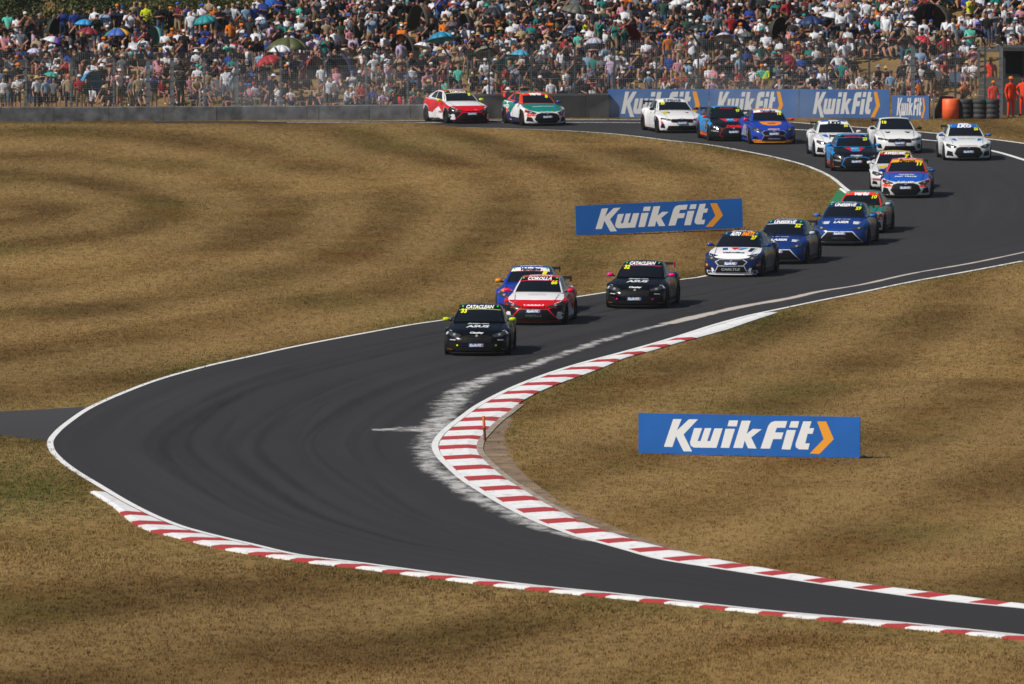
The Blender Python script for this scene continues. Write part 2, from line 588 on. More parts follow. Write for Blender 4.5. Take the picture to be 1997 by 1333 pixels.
line_from(sub(LE, (700,250), (2250,1266)), 0.16, 'edge_line', 'white painted line along the outside edge of the track')
line_from(sub(RE, (1997,509), (2250,1213)), 0.17, 'edge_line', 'white painted line along the inside edge above the red and white kerb')
line_from(sub(RE, (500,236.5), (2150,305)), 0.22, 'edge_line', 'white line at the far edge of the asphalt below the barrier')
FAR2 = ground_curve([(560,239.4),(700,239.3),(1000,239),(1240,239.5),(1400,244),(1555,253),(1581,254.5),(1700,262),(1804,273),(1835,276),(1942,296),(1997,312),(2120,350)], 8)
line_from(FAR2, 0.24, 'track_limit_line', 'worn white track limit line crossing the far asphalt')

# ------------------------------------------------------------------ kerbs, every painted block a piece of its own
def build_kerb(name, inner, outer, pitch_of, red_share, label, start_white=0.0, gap=0.10, flip=1, h0=0.02, h1=0.055):
    """inner: curve along the white line, outer: curve on the grass side"""
    n = 900
    a = resample(inner, n); b = resample(outer, n)
    # pair every outer point with the closest inner point, monotonic
    j = 0; pairs = []
    for p in b:
        w = a[j:j + 60]
        k = int(np.argmin(np.sum((w - p) ** 2, 1)))
        j = min(j + k, n - 1)
        pairs.append(j)
    ai = a[pairs]
    # smooth the pairing so that the blocks fan evenly round the bend
    ker = np.ones(25) / 25
    for c in (0, 1):
        ai[:, c] = np.convolve(np.pad(ai[:, c], 12, 'edge'), ker, 'valid')
    d = b - ai
    w = np.linalg.norm(d, axis=1)[:, None] + 1e-6
    ai = ai + d / w * np.minimum(gap, w * 0.4)
    mid = 0.5 * (ai + b)
    s = np.concatenate([[0], np.cumsum(np.linalg.norm(np.diff(mid, axis=0), axis=1))])
    root = tag(empty(name), label, kind='structure')
    pos = 0.0; red = False; first = True
    while pos < s[-1] - 0.2:
        pitch = float(pitch_of(np.interp(pos, s, mid[:, 1])))
        ln = start_white if first and start_white else pitch * (red_share if red else 1 - red_share)
        if not first: ln *= random.uniform(0.93, 1.07)
        e = min(pos + ln, s[-1])
        ts = np.linspace(pos, e, 4)
        V, F = [], []
        for t in ts:
            p = np.array([np.interp(t, s, ai[:, 0]), np.interp(t, s, ai[:, 1])])
            q = np.array([np.interp(t, s, b[:, 0]), np.interp(t, s, b[:, 1])])
            dd = (q - p)
            for f, h in ((0.0, h0), (0.35, (h0 + h1) * .5), (0.75, h1), (1.0, h1 * .6)):
                r = p + dd * f
                V.append((r[0], r[1], h))
            V.append((q[0], q[1], -0.05)); V.append((p[0], p[1], -0.05))
        for i in range(3):
            o = i * 6
            for k in range(6):
                F.append((o + k, o + (k + 1) % 6, o + 6 + (k + 1) % 6, o + 6 + k))
        F.append(tuple(range(5, -1, -1))); F.append(tuple(range(18, 24)))
        ob = mesh_obj('kerb_block', V, F, M_KRED if red else M_KWHITE, root)
        bm = bmesh.new(); bm.from_mesh(ob.data); bmesh.ops.recalc_face_normals(bm, faces=bm.faces); bm.to_mesh(ob.data); bm.free()
        pos = e; red = not red; first = False
    return root
build_kerb('kerb', _ki_line, KI, lambda Y: np.interp(Y, [251, 270], [2.2, 3.62]), 0.40, 'red and white striped kerb on the inside of the hairpin', start_white=13.0)
build_kerb('kerb', _ko_line, KO, lambda Y: np.interp(Y, [254, 268], [1.95, 3.0]), 0.42, 'red and white striped kerb on the outside of the hairpin exit', start_white=6.5, gap=0.12)
# short white kerb by the green strip
K3 = ground_curve([(1637,369),(1650,378),(1661,392),(1668,408)], 6)
K3b = ground_curve([(1645,366),(1657,375.5),(1668,391),(1672,404)], 6)
build_kerb('kerb', K3b, K3, lambda Y: 4.0, 0.3, 'short white kerb beside the green painted strip', start_white=14.0, gap=0.05)

# concrete edging behind the inside kerb
_a = KI[_i0 - 14:nearest_i(KI, G(1135, 1020)[:2])]
_n = normals2(_a)
_c = G(1100, 900)[:2]
_sg = np.sign(np.sum(_n * (np.array(_c)[None] - _a), 1)).mean()
root = tag(empty('concrete_edging'), 'low concrete edging behind the inside kerb', kind='structure')
_len = 0
for k in range(0, len(_a) - 6, 6):
    A = _a[k:k + 7]; B = A + _n[k:k + 7] * _sg * 0.17
    V, F = [], []
    for p, q in zip(A, B):
        V += [(p[0], p[1], -0.03), (p[0], p[1], 0.032), (q[0], q[1], 0.028), (q[0], q[1], -0.03)]
    for i in range(len(A) - 1):
        o = i * 4
        for e in range(4): F.append((o + e, o + (e + 1) % 4, o + 4 + (e + 1) % 4, o + 4 + e))
    F.append((3, 2, 1, 0)); F.append(tuple(len(V) - 4 + e for e in range(4)))
    ob = mesh_obj('edging_block', V, F, M_CONC, root)
    bm = bmesh.new(); bm.from_mesh(ob.data); bmesh.ops.recalc_face_normals(bm, faces=bm.faces); bm.to_mesh(ob.data); bm.free()

# ------------------------------------------------------------------ chalky dust and tyre marks lying on the asphalt
def smear_material(name, col, lo, hi, strength, sx, sy):
    m = bpy.data.materials.new(name); m.use_nodes = True
    nt = Nt(m); b = nt.n['Principled BSDF']
    pos = nt.new('ShaderNodeNewGeometry').outputs['Position']
    uv = nt.new('ShaderNodeUVMap', uv_map='UVMap').outputs[0]
    sep = nt.new('ShaderNodeSeparateXYZ'); nt.l.new(uv, sep.inputs[0])
    v = nt.math('ABSOLUTE', nt.math('SUBTRACT', nt.math('MULTIPLY', sep.outputs[1], 2.0), 1.0))
    fall = nt.rng(v, 1.0, 0.0)
    n1 = nt.noise(pos, 1.0, 6, 0.72, (sx, sy, 1))
    a = nt.rng(nt.math('ADD', n1, nt.math('MULTIPLY', fall, 0.55)), lo, hi)
    a = nt.math('MULTIPLY', nt.math('MULTIPLY', a, strength), nt.rng(fall, 0.0, 0.25))
    nt.l.new(a, b.inputs['Alpha'])
    b.inputs['Base Color'].default_value = col
    b.inputs['Roughness'].default_value = 0.9
    b.inputs['Specular IOR Level'].default_value = 0.1
    return m
M_DUST = smear_material('chalk_dust', (0.70, 0.69, 0.69, 1), 0.82, 1.26, 0.8, 2.0, 0.95)
M_DUSTL = smear_material('chalk_line', (0.56, 0.51, 0.47, 1), 0.50, 0.95, 0.85, 0.7, 0.25)
M_RUB = smear_material('tyre_rubber', (0.012, 0.012, 0.013, 1), 0.55, 1.2, 0.09, 1.2, 0.12)

def smear(name, pts, widths, m, z, label, n=8, curve=None):
    c = ground_curve(pts, n) if curve is None else curve
    w = np.interp(np.linspace(0, 1, len(c)), np.linspace(0, 1, len(widths)), widths)[:, None]
    nn = normals2(c)
    o = strip_obj(name, c - nn * w / 2, c + nn * w / 2, z, m, 2, label, kind='stuff')
    return o
smear('dust_streak', [(2060,479),(1996,492.5),(1897,513),(1777,534),(1677,556),(1597,569),(1540,582),(1460,596),(1380,613),(1300,632)], [0.26,0.28,0.32,0.38,0.6,0.75,0.8], M_DUSTL, 0.017, 'pale chalky streak running along the asphalt beside the edge line')
smear('dust_streak', [(1420,604),(1300,632),(1190,660),(1100,690),(1025,717),(950,738),(905,760),(878,789),(868,812),(862,835)], [0.5,0.9,1.3,1.4,1.7,2.2,2.5,2.2,1.6], M_DUST, 0.0165, 'broken chalky dust leading down to the hairpin kerb')
smear('dust_streak', [(725,838.5),(800,838),(870,834)], [2.0,5.0,5.0], M_DUST, 0.0155, 'short dust streak pointing across the track at the hairpin')
smear('dust_streak', [(850,815),(842,845),(833,880),(843,912),(875,932),(910,959),(950,981),(1000,1003),(1040,1026),(1085,1040),(1150,1056)], [1.6,2.1,1.9,1.9,2.0,2.0,2.0,1.7,1.1,0.6], M_DUST, 0.016, 'white dust fanned outside the edge line round the hairpin')

def track_line(t0, t1, v0, v1, wob=0.0):
    n = len(LE)
    i0, i1 = int(t0 * n), int(t1 * n)
    v = np.linspace(v0, v1, i1 - i0)[:, None] + wob * np.sin(np.linspace(0, 5, i1 - i0))[:, None]
    return LE[i0:i1] * (1 - v) + RE[i0:i1] * v
_mr = random.Random(21)
_marks = [(t, t + _mr.uniform(.12, .34), v, v + _mr.uniform(-.07, .07), .02, _mr.uniform(.35, 1.2)) for t, v in [(_mr.uniform(.40, .72), _mr.uniform(.16, .86)) for _ in range(22)]]
_old = [(0.46,0.80,0.42,0.50,.03,.9),(0.52,0.86,0.52,0.45,.02,1.2),(0.50,0.82,0.62,0.66,.02,.8),(0.56,0.90,0.35,0.3,.03,.7),(0.55,0.74,0.25,0.28,.02,.5),
          (0.48,0.78,0.74,0.80,.01,.6),(0.40,0.60,0.50,0.40,.02,.5),(0.42,0.62,0.66,0.58,.02,.4),(0.70,0.97,0.55,0.5,.02,1.3),(0.72,0.98,0.75,0.7,.02,.8)]
for k, (a, b_, c_, d_, e_, w_) in enumerate(_marks):
    smear('tyre_mark', None, [0.1, w_, w_, w_, 0.1], M_RUB, 0.0132 + k * 0.0001, 'dark rubber mark following the racing line', curve=track_line(a, b_, c_, d_, e_))
smear('tyre_mark', [(1488,548),(1450,570),(1400,588),(1340,603),(1260,622)], [0.2,0.35,0.35,0.3,0.15], M_RUB, 0.0145, 'dark skid mark curling behind the leading cars')

# ------------------------------------------------------------------ grass blades (uncountable: one object)
def tuft(seed, n, hh, spread):
    r = random.Random(seed)
    V, F = [], []
    for k in range(n):
        a = r.uniform(0, 6.283); d = spread * math.sqrt(r.random())
        x, y = d * math.cos(a), d * math.sin(a)
        h = hh * r.uniform(0.5, 1.15); w = r.uniform(0.006, 0.013)
        b = r.uniform(0, 6.283); lean = r.uniform(0.1, 0.75) * h
        dx, dy = math.cos(b), math.sin(b)
        o = len(V)
        V += [(x - dy * w, y + dx * w, -0.01), (x + dy * w, y - dx * w, -0.01),
              (x + dx * lean * .4 + dy * w * .8, y + dy * lean * .4 - dx * w * .8, h * .6),
              (x + dx * lean * .4 - dy * w * .8, y + dy * lean * .4 + dx * w * .8, h * .6),
              (x + dx * lean, y + dy * lean, h)]
        F += [(o, o + 1, o + 2, o + 3), (o + 3, o + 2, o + 4)]
    return mesh_obj('tuft', V, F, M_BLADE, data_only=True)

def build_grass():
    n = 460000
    Y = np.sqrt(rng.uniform(214 ** 2, 507 ** 2, n))
    X = rng.uniform(-1, 1, n) * (Y * 0.0452 + 0.8)
    P = np.stack([X, Y], 1)
    keep = np.ones(n, bool)
    for h in HARD:
        keep &= ~(inside(h, P) & ((rng.random(n) > .10) if h is DIRT_POLY else True))
    P = P[keep]
    E = np.concatenate([LE[::2], RE[::2], KI[::2], KO[::2]])
    d = np.full(len(P), 99.0)
    for s in range(0, len(P), 4000):
        q = P[s:s + 4000]
        d[s:s + 4000] = np.sqrt(np.min((q[:, None, 0] - E[None, :, 0]) ** 2 + (q[:, None, 1] - E[None, :, 1]) ** 2, 1))
    ok = d > 0.12
    P, d = P[ok], d[ok]
    edge = np.clip(1 - (d - 0.1) / 2.4, 0, 1) ** 1.5
    # greener growth along parts of the edge only
    edge *= np.clip(0.25 + 0.9 * np.sin(P[:, 1] * 0.11 + P[:, 0] * 0.6) * np.sin(P[:, 1] * 0.047 + 1.3) + 0.25, 0, 1)
    edge *= np.where(P[:, 1] > 470, 0.2, 1.0)
    # damp greener turf below the service road
    xp = px_of(P[:, 0], P[:, 1])
    gy = HORIZON + F_PX * CAM_H / P[:, 1]
    patch = np.exp(-((xp - 40) / 300.0) ** 2 - ((gy - 950) / 105.0) ** 2) * 1.0
    shelf = np.interp(xp, [0, 400, 700, 1000, 1400, 2000], [1082, 1098, 1124, 1166, 1216, 1292])
    verge = np.where((gy > np.interp(xp, [0, 250, 700, 1000, 2000], [900, 1010, 1110, 1148, 1250])) & (gy < shelf), .42, 0.0)
    patch = np.maximum(patch, verge)
    edge = np.clip(np.maximum(edge, patch), 0, 1)
    Z = ground_z(P[:, 0], P[:, 1])
    sc = rng.uniform(0.65, 1.25, len(P)) * (1 + 0.35 * edge)
    sc *= np.where(gy > shelf, 0.74, 0.58)
    sc *= np.where((gy > shelf) & (gy < shelf + 12), 1.3, 1.0)
    me = bpy.data.meshes.new('grass')
    me.vertices.add(len(P))
    me.vertices.foreach_set('co', np.stack([P[:, 0], P[:, 1], Z], 1).astype(np.float32).ravel())
    for nm, dat in (('edge_green', edge), ('size', sc)):
        at = me.attributes.new(nm, 'FLOAT', 'POINT')
        at.data.foreach_set('value', dat.astype(np.float32))
    o = link(bpy.data.objects.new('grass', me))
    tag(o, 'short dry grass blades covering the infield and verges', kind='stuff')
    protos = []
    for k, (nb, hh, sp) in enumerate(((9, 0.055, 0.13), (8, 0.07, 0.15), (10, 0.045, 0.17), (7, 0.085, 0.12))):
        protos.append(bpy.data.objects.new('tuft_source', tuft(k, nb, hh, sp)))
    pc = bpy.data.collections.new('tuft_sources')
    for p in protos: pc.objects.link(p)
    ng = bpy.data.node_groups.new('scatter_grass', 'GeometryNodeTree')
    ng.interface.new_socket('Geometry', in_out='INPUT', socket_type='NodeSocketGeometry')
    ng.interface.new_socket('Geometry', in_out='OUTPUT', socket_type='NodeSocketGeometry')
    N = ng.nodes; Lk = ng.links
    gi = N.new('NodeGroupInput'); go = N.new('NodeGroupOutput')
    iop = N.new('GeometryNodeInstanceOnPoints')
    ci = N.new('GeometryNodeCollectionInfo')
    ci.inputs['Collection'].default_value = pc
    ci.inputs['Separate Children'].default_value = True
    ci.inputs['Reset Children'].default_value = True
    rv = N.new('FunctionNodeRandomValue'); rv.data_type = 'FLOAT_VECTOR'
    rv.inputs[0].default_value = (-0.1, -0.1, 0.0); rv.inputs[1].default_value = (0.1, 0.1, 6.283)
    na = N.new('GeometryNodeInputNamedAttribute'); na.data_type = 'FLOAT'; na.inputs['Name'].default_value = 'size'
    iop.inputs['Pick Instance'].default_value = True
    Lk.new(gi.outputs[0], iop.inputs['Points'])
    Lk.new(ci.outputs[0], iop.inputs['Instance'])
    Lk.new(rv.outputs[0], iop.inputs['Rotation'])
    Lk.new(na.outputs[0], iop.inputs['Scale'])
    Lk.new(iop.outputs[0], go.inputs[0])
    md = o.modifiers.new('scatter', 'NODES'); md.node_group = ng
build_grass()

# ------------------------------------------------------------------ summer haze over the whole place
hz = MB(); hz.box((0, 455, 26), (856, 1120, 58))
hzo = hz.build('haze', None)
tag(hzo, 'thin summer haze hanging over the circuit', kind='stuff')
M_HAZE = bpy.data.materials.new('haze'); M_HAZE.use_nodes = True
_n = M_HAZE.node_tree.nodes; _n.clear()
_o = _n.new('ShaderNodeOutputMaterial'); _v = _n.new('ShaderNodeVolumePrincipled')
_v.inputs['Color'].default_value = (0.86, 0.90, 0.96, 1); _v.inputs['Density'].default_value = 0.00005; _v.inputs['Anisotropy'].default_value = 0.2
M_HAZE.node_tree.links.new(_v.outputs[0], _o.inputs['Volume'])
hzo.data.materials.append(M_HAZE)
# ------------------------------------------------------------------ lettering and the chevron logo
_txt = {}
def text_geo(s, italic=0.0, bold=0.0):
    key = (s, italic, bold)
    if key in _txt: return _txt[key]
    cu = bpy.data.curves.new('lettering', 'FONT')
    cu.body = s; cu.shear = italic; cu.offset = bold; cu.resolution_u = 2
    ob = bpy.data.objects.new('lettering', cu); COL.objects.link(ob)
    bpy.context.view_layer.update()
    ev = ob.evaluated_get(bpy.context.evaluated_depsgraph_get())
    me = ev.to_mesh()
    V = np.array([v.co[:2] for v in me.vertices]) if len(me.vertices) else np.zeros((0, 2))
    F = [tuple(p.vertices) for p in me.polygons]
    ev.to_mesh_clear()
    bpy.data.objects.remove(ob); bpy.data.curves.remove(cu)
    lo, hi = V.min(0), V.max(0)
    V = (V - lo) / (hi - lo)
    _txt[key] = (V, F)
    return _txt[key]

LOGO = {'w': [
    [(433,140),(497,140),(462,225),(552,142),(620,142),(512,256),(576,383),(511,382),(455,268),(427,350),(363,348)],
    [(592,208),(652,208),(618,305),(640,305),(672,208),(722,208),(690,305),(712,305),(745,210),(806,210),(760,356),(590,354),(566,340),(560,315)],
    [(855,150),(923,150),(912,195),(843,193)], [(828,213),(900,213),(856,356),(792,355)],
    [(950,152),(1018,152),(988,250),(1035,213),(1100,217),(1022,278),(1062,361),(998,359),(973,300),(958,357),(886,356)],
    [(1200,155),(1293,155),(1278,205),(1215,205),(1202,240),(1265,240),(1250,290),(1187,290),(1163,361),(1092,361),(1150,190),(1170,165)],
    [(1322,156),(1383,156),(1370,205),(1306,203)], [(1290,222),(1358,222),(1316,369),(1250,366)],
    [(1413,157),(1475,157),(1459,208),(1495,208),(1483,250),(1446,250),(1428,322),(1462,322),(1450,368),(1380,366),(1357,350),(1355,325)]],
    'y': [[(1518,158),(1585,158),(1642,290),(1535,401),(1462,398),(1567,290)]]}
def _norm_logo(poly):
    # to board units: u 0..1 along the board, v 0..1 up
    return [((x - 170) / 1668.0, 1 - ((y - (x - 170) * 0.0185) - 95) / 306.0) for x, y in poly]
LOGO = {k: [_norm_logo(p) for p in v] for k, v in LOGO.items()}
def logo_geo(which):
    V, F = [], []
    for p in LOGO[which]:
        o = len(V); V += p
        for t in tessellate_polygon([[Vector((a, b, 0)) for a, b in p]]): F.append(tuple(i + o for i in t))
    return np.array(V), F
LOGO_W, LOGO_Y = logo_geo('w'), logo_geo('y')

# ------------------------------------------------------------------ car bodies
WHEEL_F, WHEEL_R = -1.36, 1.30
def car_shell(saloon=False, low=0.0):
    half = [(0,-2.22),(.14,-2.218),(.28,-2.205),(.42,-2.18),(.55,-2.135),(.67,-2.07),(.77,-1.985),(.84,-1.89),(.885,-1.80)]
    side = [(-1.80,.885),(-1.66,.91),(-1.5,.938),(-1.36,.945),(-1.2,.94),(-1.0,.912),(-.8,.895),(0,.885),(.7,.892),(.95,.918),(1.15,.945),(1.3,.95),(1.5,.94),(1.68,.91),(1.86,.865)]
    for y in np.arange(-1.74, 1.85, 0.058):
        half.append((float(np.interp(y, [s[0] for s in side], [s[1] for s in side])), float(y)))
    half += [(.84,1.93),(.78,2.02),(.66,2.09),(.45,2.14),(.22,2.16),(0,2.165)]
    half = np.array(half)
    n = len(half)
    tn = np.gradient(half, axis=0); tn /= np.linalg.norm(tn, axis=1)[:, None]
    nrm = np.stack([-tn[:, 1] * -1, tn[:, 0] * -1], 1)          # outward
    nrm[0] = (0, -1); nrm[-1] = (0, 1)
    deck_r = 0.985 if saloon else 1.0
    zt = np.interp(half[:, 1], [-2.22,-2.12,-1.9,-1.6,-1.2,-.85,-.4,.5,1.2,1.8,2.17], [.60,.635,.69,.755,.825,.885,.925,.955,.985,deck_r,deck_r-.05]) + low
    zb = np.full(n, 0.13)
    for wy in (WHEEL_F, WHEEL_R):
        dy = np.abs(half[:, 1] - wy)
        m = (dy < 0.37) & (half[:, 0] > 0.8)
        zb = np.where(m, np.maximum(zb, 0.325 + np.sqrt(np.clip(0.37 ** 2 - dy ** 2, 0, None))), zb)
    lev = [(0,-.035),(.10,-.005),(.26,.0),(.44,.004),(.60,.0),(.76,-.018),(.89,-.05),(1.0,-.105)]
    V, F, tagf = [], [], []
    nl = len(lev)
    for sgn in (-1, 1):
        base = len(V)
        for i in range(n):
            fl = 0.018 * (math.exp(-((half[i, 1] - WHEEL_F) / .33) ** 2) + math.exp(-((half[i, 1] - WHEEL_R) / .33) ** 2)) * (half[i, 0] > .8)
            for f, o in lev:
                oo = o + fl * (1 - abs(f - .4))
                if half[i, 1] < -1.9: oo = oo - (0.05 * max(0, f - .35))
                p = half[i] + nrm[i] * oo
                x = max(0.0, p[0]) if 0 < i < n - 1 else 0.0
                V.append((sgn * x, p[1], zb[i] + (zt[i] - zb[i]) * f))
        for i in range(n - 1):
            for j in range(nl - 1):
                a = base + i * nl + j
                q = (a, a + nl, a + nl + 1, a + 1)
                F.append(q if sgn > 0 else q[::-1])
                ym = half[i, 1]
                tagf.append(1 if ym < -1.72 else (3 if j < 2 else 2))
    # bonnet and rear deck
    nc = 8
    base = len(V)
    for i in range(n):
        p = half[i] + nrm[i] * (lev[-1][1] - (0.0325 if half[i, 1] < -1.9 else 0))
        x = max(0.0, p[0]) if 0 < i < n - 1 else 0.0
        cr = float(np.interp(half[i, 1], [-2.2,-1.9,-1.4,-.9,0,2.2], [.012,.035,.055,.06,.05,.03]))
        for c in range(nc + 1):
            u = -1 + 2 * c / nc
            V.append((u * x, p[1], zt[i] + cr * (1 - u * u) ** .8))
    for i in range(n - 1):
        for c in range(nc):
            a = base + i * (nc + 1) + c
            F.append((a, a + 1, a + nc + 2, a + nc + 1)); tagf.append(0)
    rY, rZ, bY, bZ = (0.92, 1.335, 1.62, 1.02) if saloon else (1.22, 1.335, 1.86, 1.06)
    rZ += low; bZ += low
    def Wd(u, v):
        b = Vector((.755 * u, -.97 + .20 * u * u, .935 + low - .015 * u * u))
        t = Vector((.565 * u, -.12 + .08 * u * u, 1.365 + low - .04 * u * u))
        p = b.lerp(t, v)
        return p + Vector((0, -.022, .03)) * math.sin(math.pi * v)
    def Rf(u, v):
        a = Wd(u, 1.0); b = Vector((.535 * u, rY - .05 * u * u, rZ - .04 * u * u))
        p = a.lerp(b, v)
        return p + Vector((.012 * u, 0, .055)) * math.sin(math.pi * (v ** .75))
    def Rs(u, v):
        a = Rf(u, 1.0); b = Vector((.66 * u, bY - .10 * u * u, bZ - .02 * u * u))
        return a.lerp(b, v) + Vector((0, .03, .03)) * math.sin(math.pi * v)
    def Sd(sg, v, w):
        b0, b1 = Wd(1, 0), Rs(1, 1)
        b = b0.lerp(b1, v); b.x += .065 * math.sin(math.pi * v); b.z = b0.z + (b1.z - b0.z) * v
        t = Rf(1, v)
        p = b.lerp(t, w); p.x += .022 * math.sin(math.pi * w)
        return Vector((sg * p.x, p.y, p.z))
    def grid(fn, us, vs_, tg, flip=False):
        base = len(V)
        for a in us:
            for b in vs_: V.append(tuple(fn(a, b)))
        m = len(vs_)
        for i in range(len(us) - 1):
            for j in range(m - 1):
                q = (base + i * m + j, base + (i + 1) * m + j, base + (i + 1) * m + j + 1, base + i * m + j + 1)
                F.append(q[::-1] if flip else q); tagf.append(tg)
    ls = lambda a, b, k: list(np.linspace(a, b, k))
    grid(Wd, ls(-1, 1, 13), ls(0, 1, 7), 5)
    grid(Rf, ls(-1, 1, 13), ls(0, 1, 9), 4)
    grid(Rs, ls(-1, 1, 9), ls(0, 1, 5), 5)
    grid(lambda v, w: Sd(1, v, w), ls(0, 1, 17), ls(0, 1, 5), 5)
    grid(lambda v, w: Sd(-1, v, w), ls(0, 1, 17), ls(0, 1, 5), 5, True)
    # closed floor so that nothing shows through from below
    base = len(V)
    V += [(-.78,-2.0,.15),(.78,-2.0,.15),(.78,1.95,.15),(-.78,1.95,.15)]
    F.append((base + 3, base + 2, base + 1, base)); tagf.append(6)
    bvh = BVHTree.FromPolygons([Vector(v) for v in V], F)
    return dict(V=V, F=F, tag=tagf, bvh=bvh, Wd=Wd, Rf=Rf, Rs=Rs, Sd=Sd)

SHELLS = {'hatch': car_shell(False), 'saloon': car_shell(True, -0.01)}

M_GLASS = mat('tinted_screen', (0.006, 0.008, 0.012, 1), 0.05, spec=0.5)
M_TYRE = mat('tyre_rubber_black', (0.012, 0.012, 0.013, 1), 0.8, spec=0.2)
M_BLACK = mat('satin_black', (0.009, 0.009, 0.010, 1), 0.5, spec=0.2)
M_MESH = mat('grille_black', (0.006, 0.006, 0.007, 1), 0.6, spec=0.15)
M_RIM = mat('dark_alloy', (0.05, 0.05, 0.055, 1), 0.3, metal=0.7)
M_RIMB = mat('bronze_alloy', (0.10, 0.04, 0.03, 1), 0.35, metal=0.5)
M_LAMP = mat('headlight_lens', (0.035, 0.038, 0.042, 1), 0.10, spec=0.6)
M_LAMPI = mat('headlight_bulb', (0.55, 0.55, 0.52, 1), 0.1, metal=0.6)
M_TXTW = mat('white_vinyl', (0.78, 0.79, 0.80, 1), 0.4)
M_KWB = mat('blue_vinyl', (0.018, 0.075, 0.30, 1), 0.45)
M_KWO = mat('amber_vinyl', (0.85, 0.36, 0.03, 1), 0.45)
M_KWW = mat('white_panel_vinyl', (0.80, 0.82, 0.85, 1), 0.5)
M_NUM = mat('yellow_number_vinyl', (0.78, 0.80, 0.02, 1), 0.45)
M_DOT = mat('green_vinyl', (0.02, 0.55, 0.10, 1), 0.4)
def vinyl(c): return mat('vinyl_' + c, lin(c), 0.42, spec=0.2)
def paint(c): return mat('car_paint_' + c, lin(c), 0.2, coat=0.2, spec=0.22)

def fan(poly, size=0.11):
    bm = bmesh.new()
    vs_ = [bm.verts.new((a, b, 0)) for a, b in poly]
    bm.faces.new(vs_)
    bmesh.ops.triangulate(bm, faces=bm.faces[:])
    for _ in range(5):
        e = [x for x in bm.edges if x.calc_length() > size]
        if not e: break
        bmesh.ops.subdivide_edges(bm, edges=e, cuts=1)
        bmesh.ops.triangulate(bm, faces=[f for f in bm.faces if len(f.verts) > 3])
    bm.verts.index_update()
    V = np.array([v.co[:2] for v in bm.verts]); F = [tuple(v.index for v in f.verts) for f in bm.faces]
    bm.free()
    return V, F

def project(sh, view, V2, F, off):
    """lay flat artwork on the body as a car wrap does; view: front (x,z), top (x,y), near/far side (y,z)"""
    out, ok = [], []
    for a, b in V2:
        if view == 'front': o, d = Vector((a, -5, b)), Vector((0, 1, 0))
        elif view == 'top': o, d = Vector((a, b, 4)), Vector((0, 0, -1))
        elif view == 'right': o, d = Vector((4, a, b)), Vector((-1, 0, 0))
        else: o, d = Vector((-4, a, b)), Vector((1, 0, 0))
        h, nn, _, _ = sh['bvh'].ray_cast(o, d)
        if h is None or (view in ('left', 'right') and abs(h.x) < .45):
            ok.append(False); out.append((0, 0, 0)); continue
        if nn.dot(d) > 0: nn = -nn
        out.append(h + nn * off); ok.append(True)
    F2 = [f for f in F if all(ok[i] for i in f)]
    used = sorted({i for f in F2 for i in f})
    mp = {k: i for i, k in enumerate(used)}
    return [out[k] for k in used], [tuple(mp[i] for i in f) for f in F2]

def decal(sh, name, view, geo, m, parent, off=0.006):
    V, F = project(sh, view, geo[0], geo[1], off)
    if not F: return None
    o = mesh_obj(name, V, F, m, parent)
    # face outward
    want = {'front': Vector((0, -1, 0)), 'top': Vector((0, 0, 1)), 'right': Vector((1, 0, 0)), 'left': Vector((-1, 0, 0))}[view]
    me = o.data; me.update()
    for p in me.polygons:
        if p.normal.dot(want) < 0: p.flip()
    return o

def refine(V, F, size=.06):
    bm = bmesh.new()
    vs_ = [bm.verts.new((p[0], p[1], 0)) for p in V]
    for f in F:
        try: bm.faces.new([vs_[i] for i in f])
        except ValueError: pass
    bmesh.ops.triangulate(bm, faces=bm.faces[:])
    for _ in range(4):
        e = [x for x in bm.edges if x.calc_length() > size]
        if not e: break
        bmesh.ops.subdivide_edges(bm, edges=e, cuts=1)
        bmesh.ops.triangulate(bm, faces=[f for f in bm.faces if len(f.verts) > 3])
    bm.verts.index_update()
    out = np.array([v.co[:2] for v in bm.verts]), [tuple(v.index for v in f.verts) for f in bm.faces]
    bm.free()
    return out

def place_text(s, cx, cy, w, h, italic=0.0, bold=0.0, mirror=False):
    V, F = text_geo(s, italic, bold)
    V = V.copy()
    V[:, 0] = (V[:, 0] - .5) * (-w if mirror else w) + cx
    V[:, 1] = (V[:, 1] - .5) * h + cy
    return refine(V, F)

def place_logo(geo, cx, cy, w, h):
    V = geo[0].copy()
    V[:, 0] = (V[:, 0] - .5) * w + cx; V[:, 1] = (V[:, 1] - .5) * h + cy
    return V, geo[1]

def mirror_poly(p): return [(-x, y) for x, y in p][::-1]

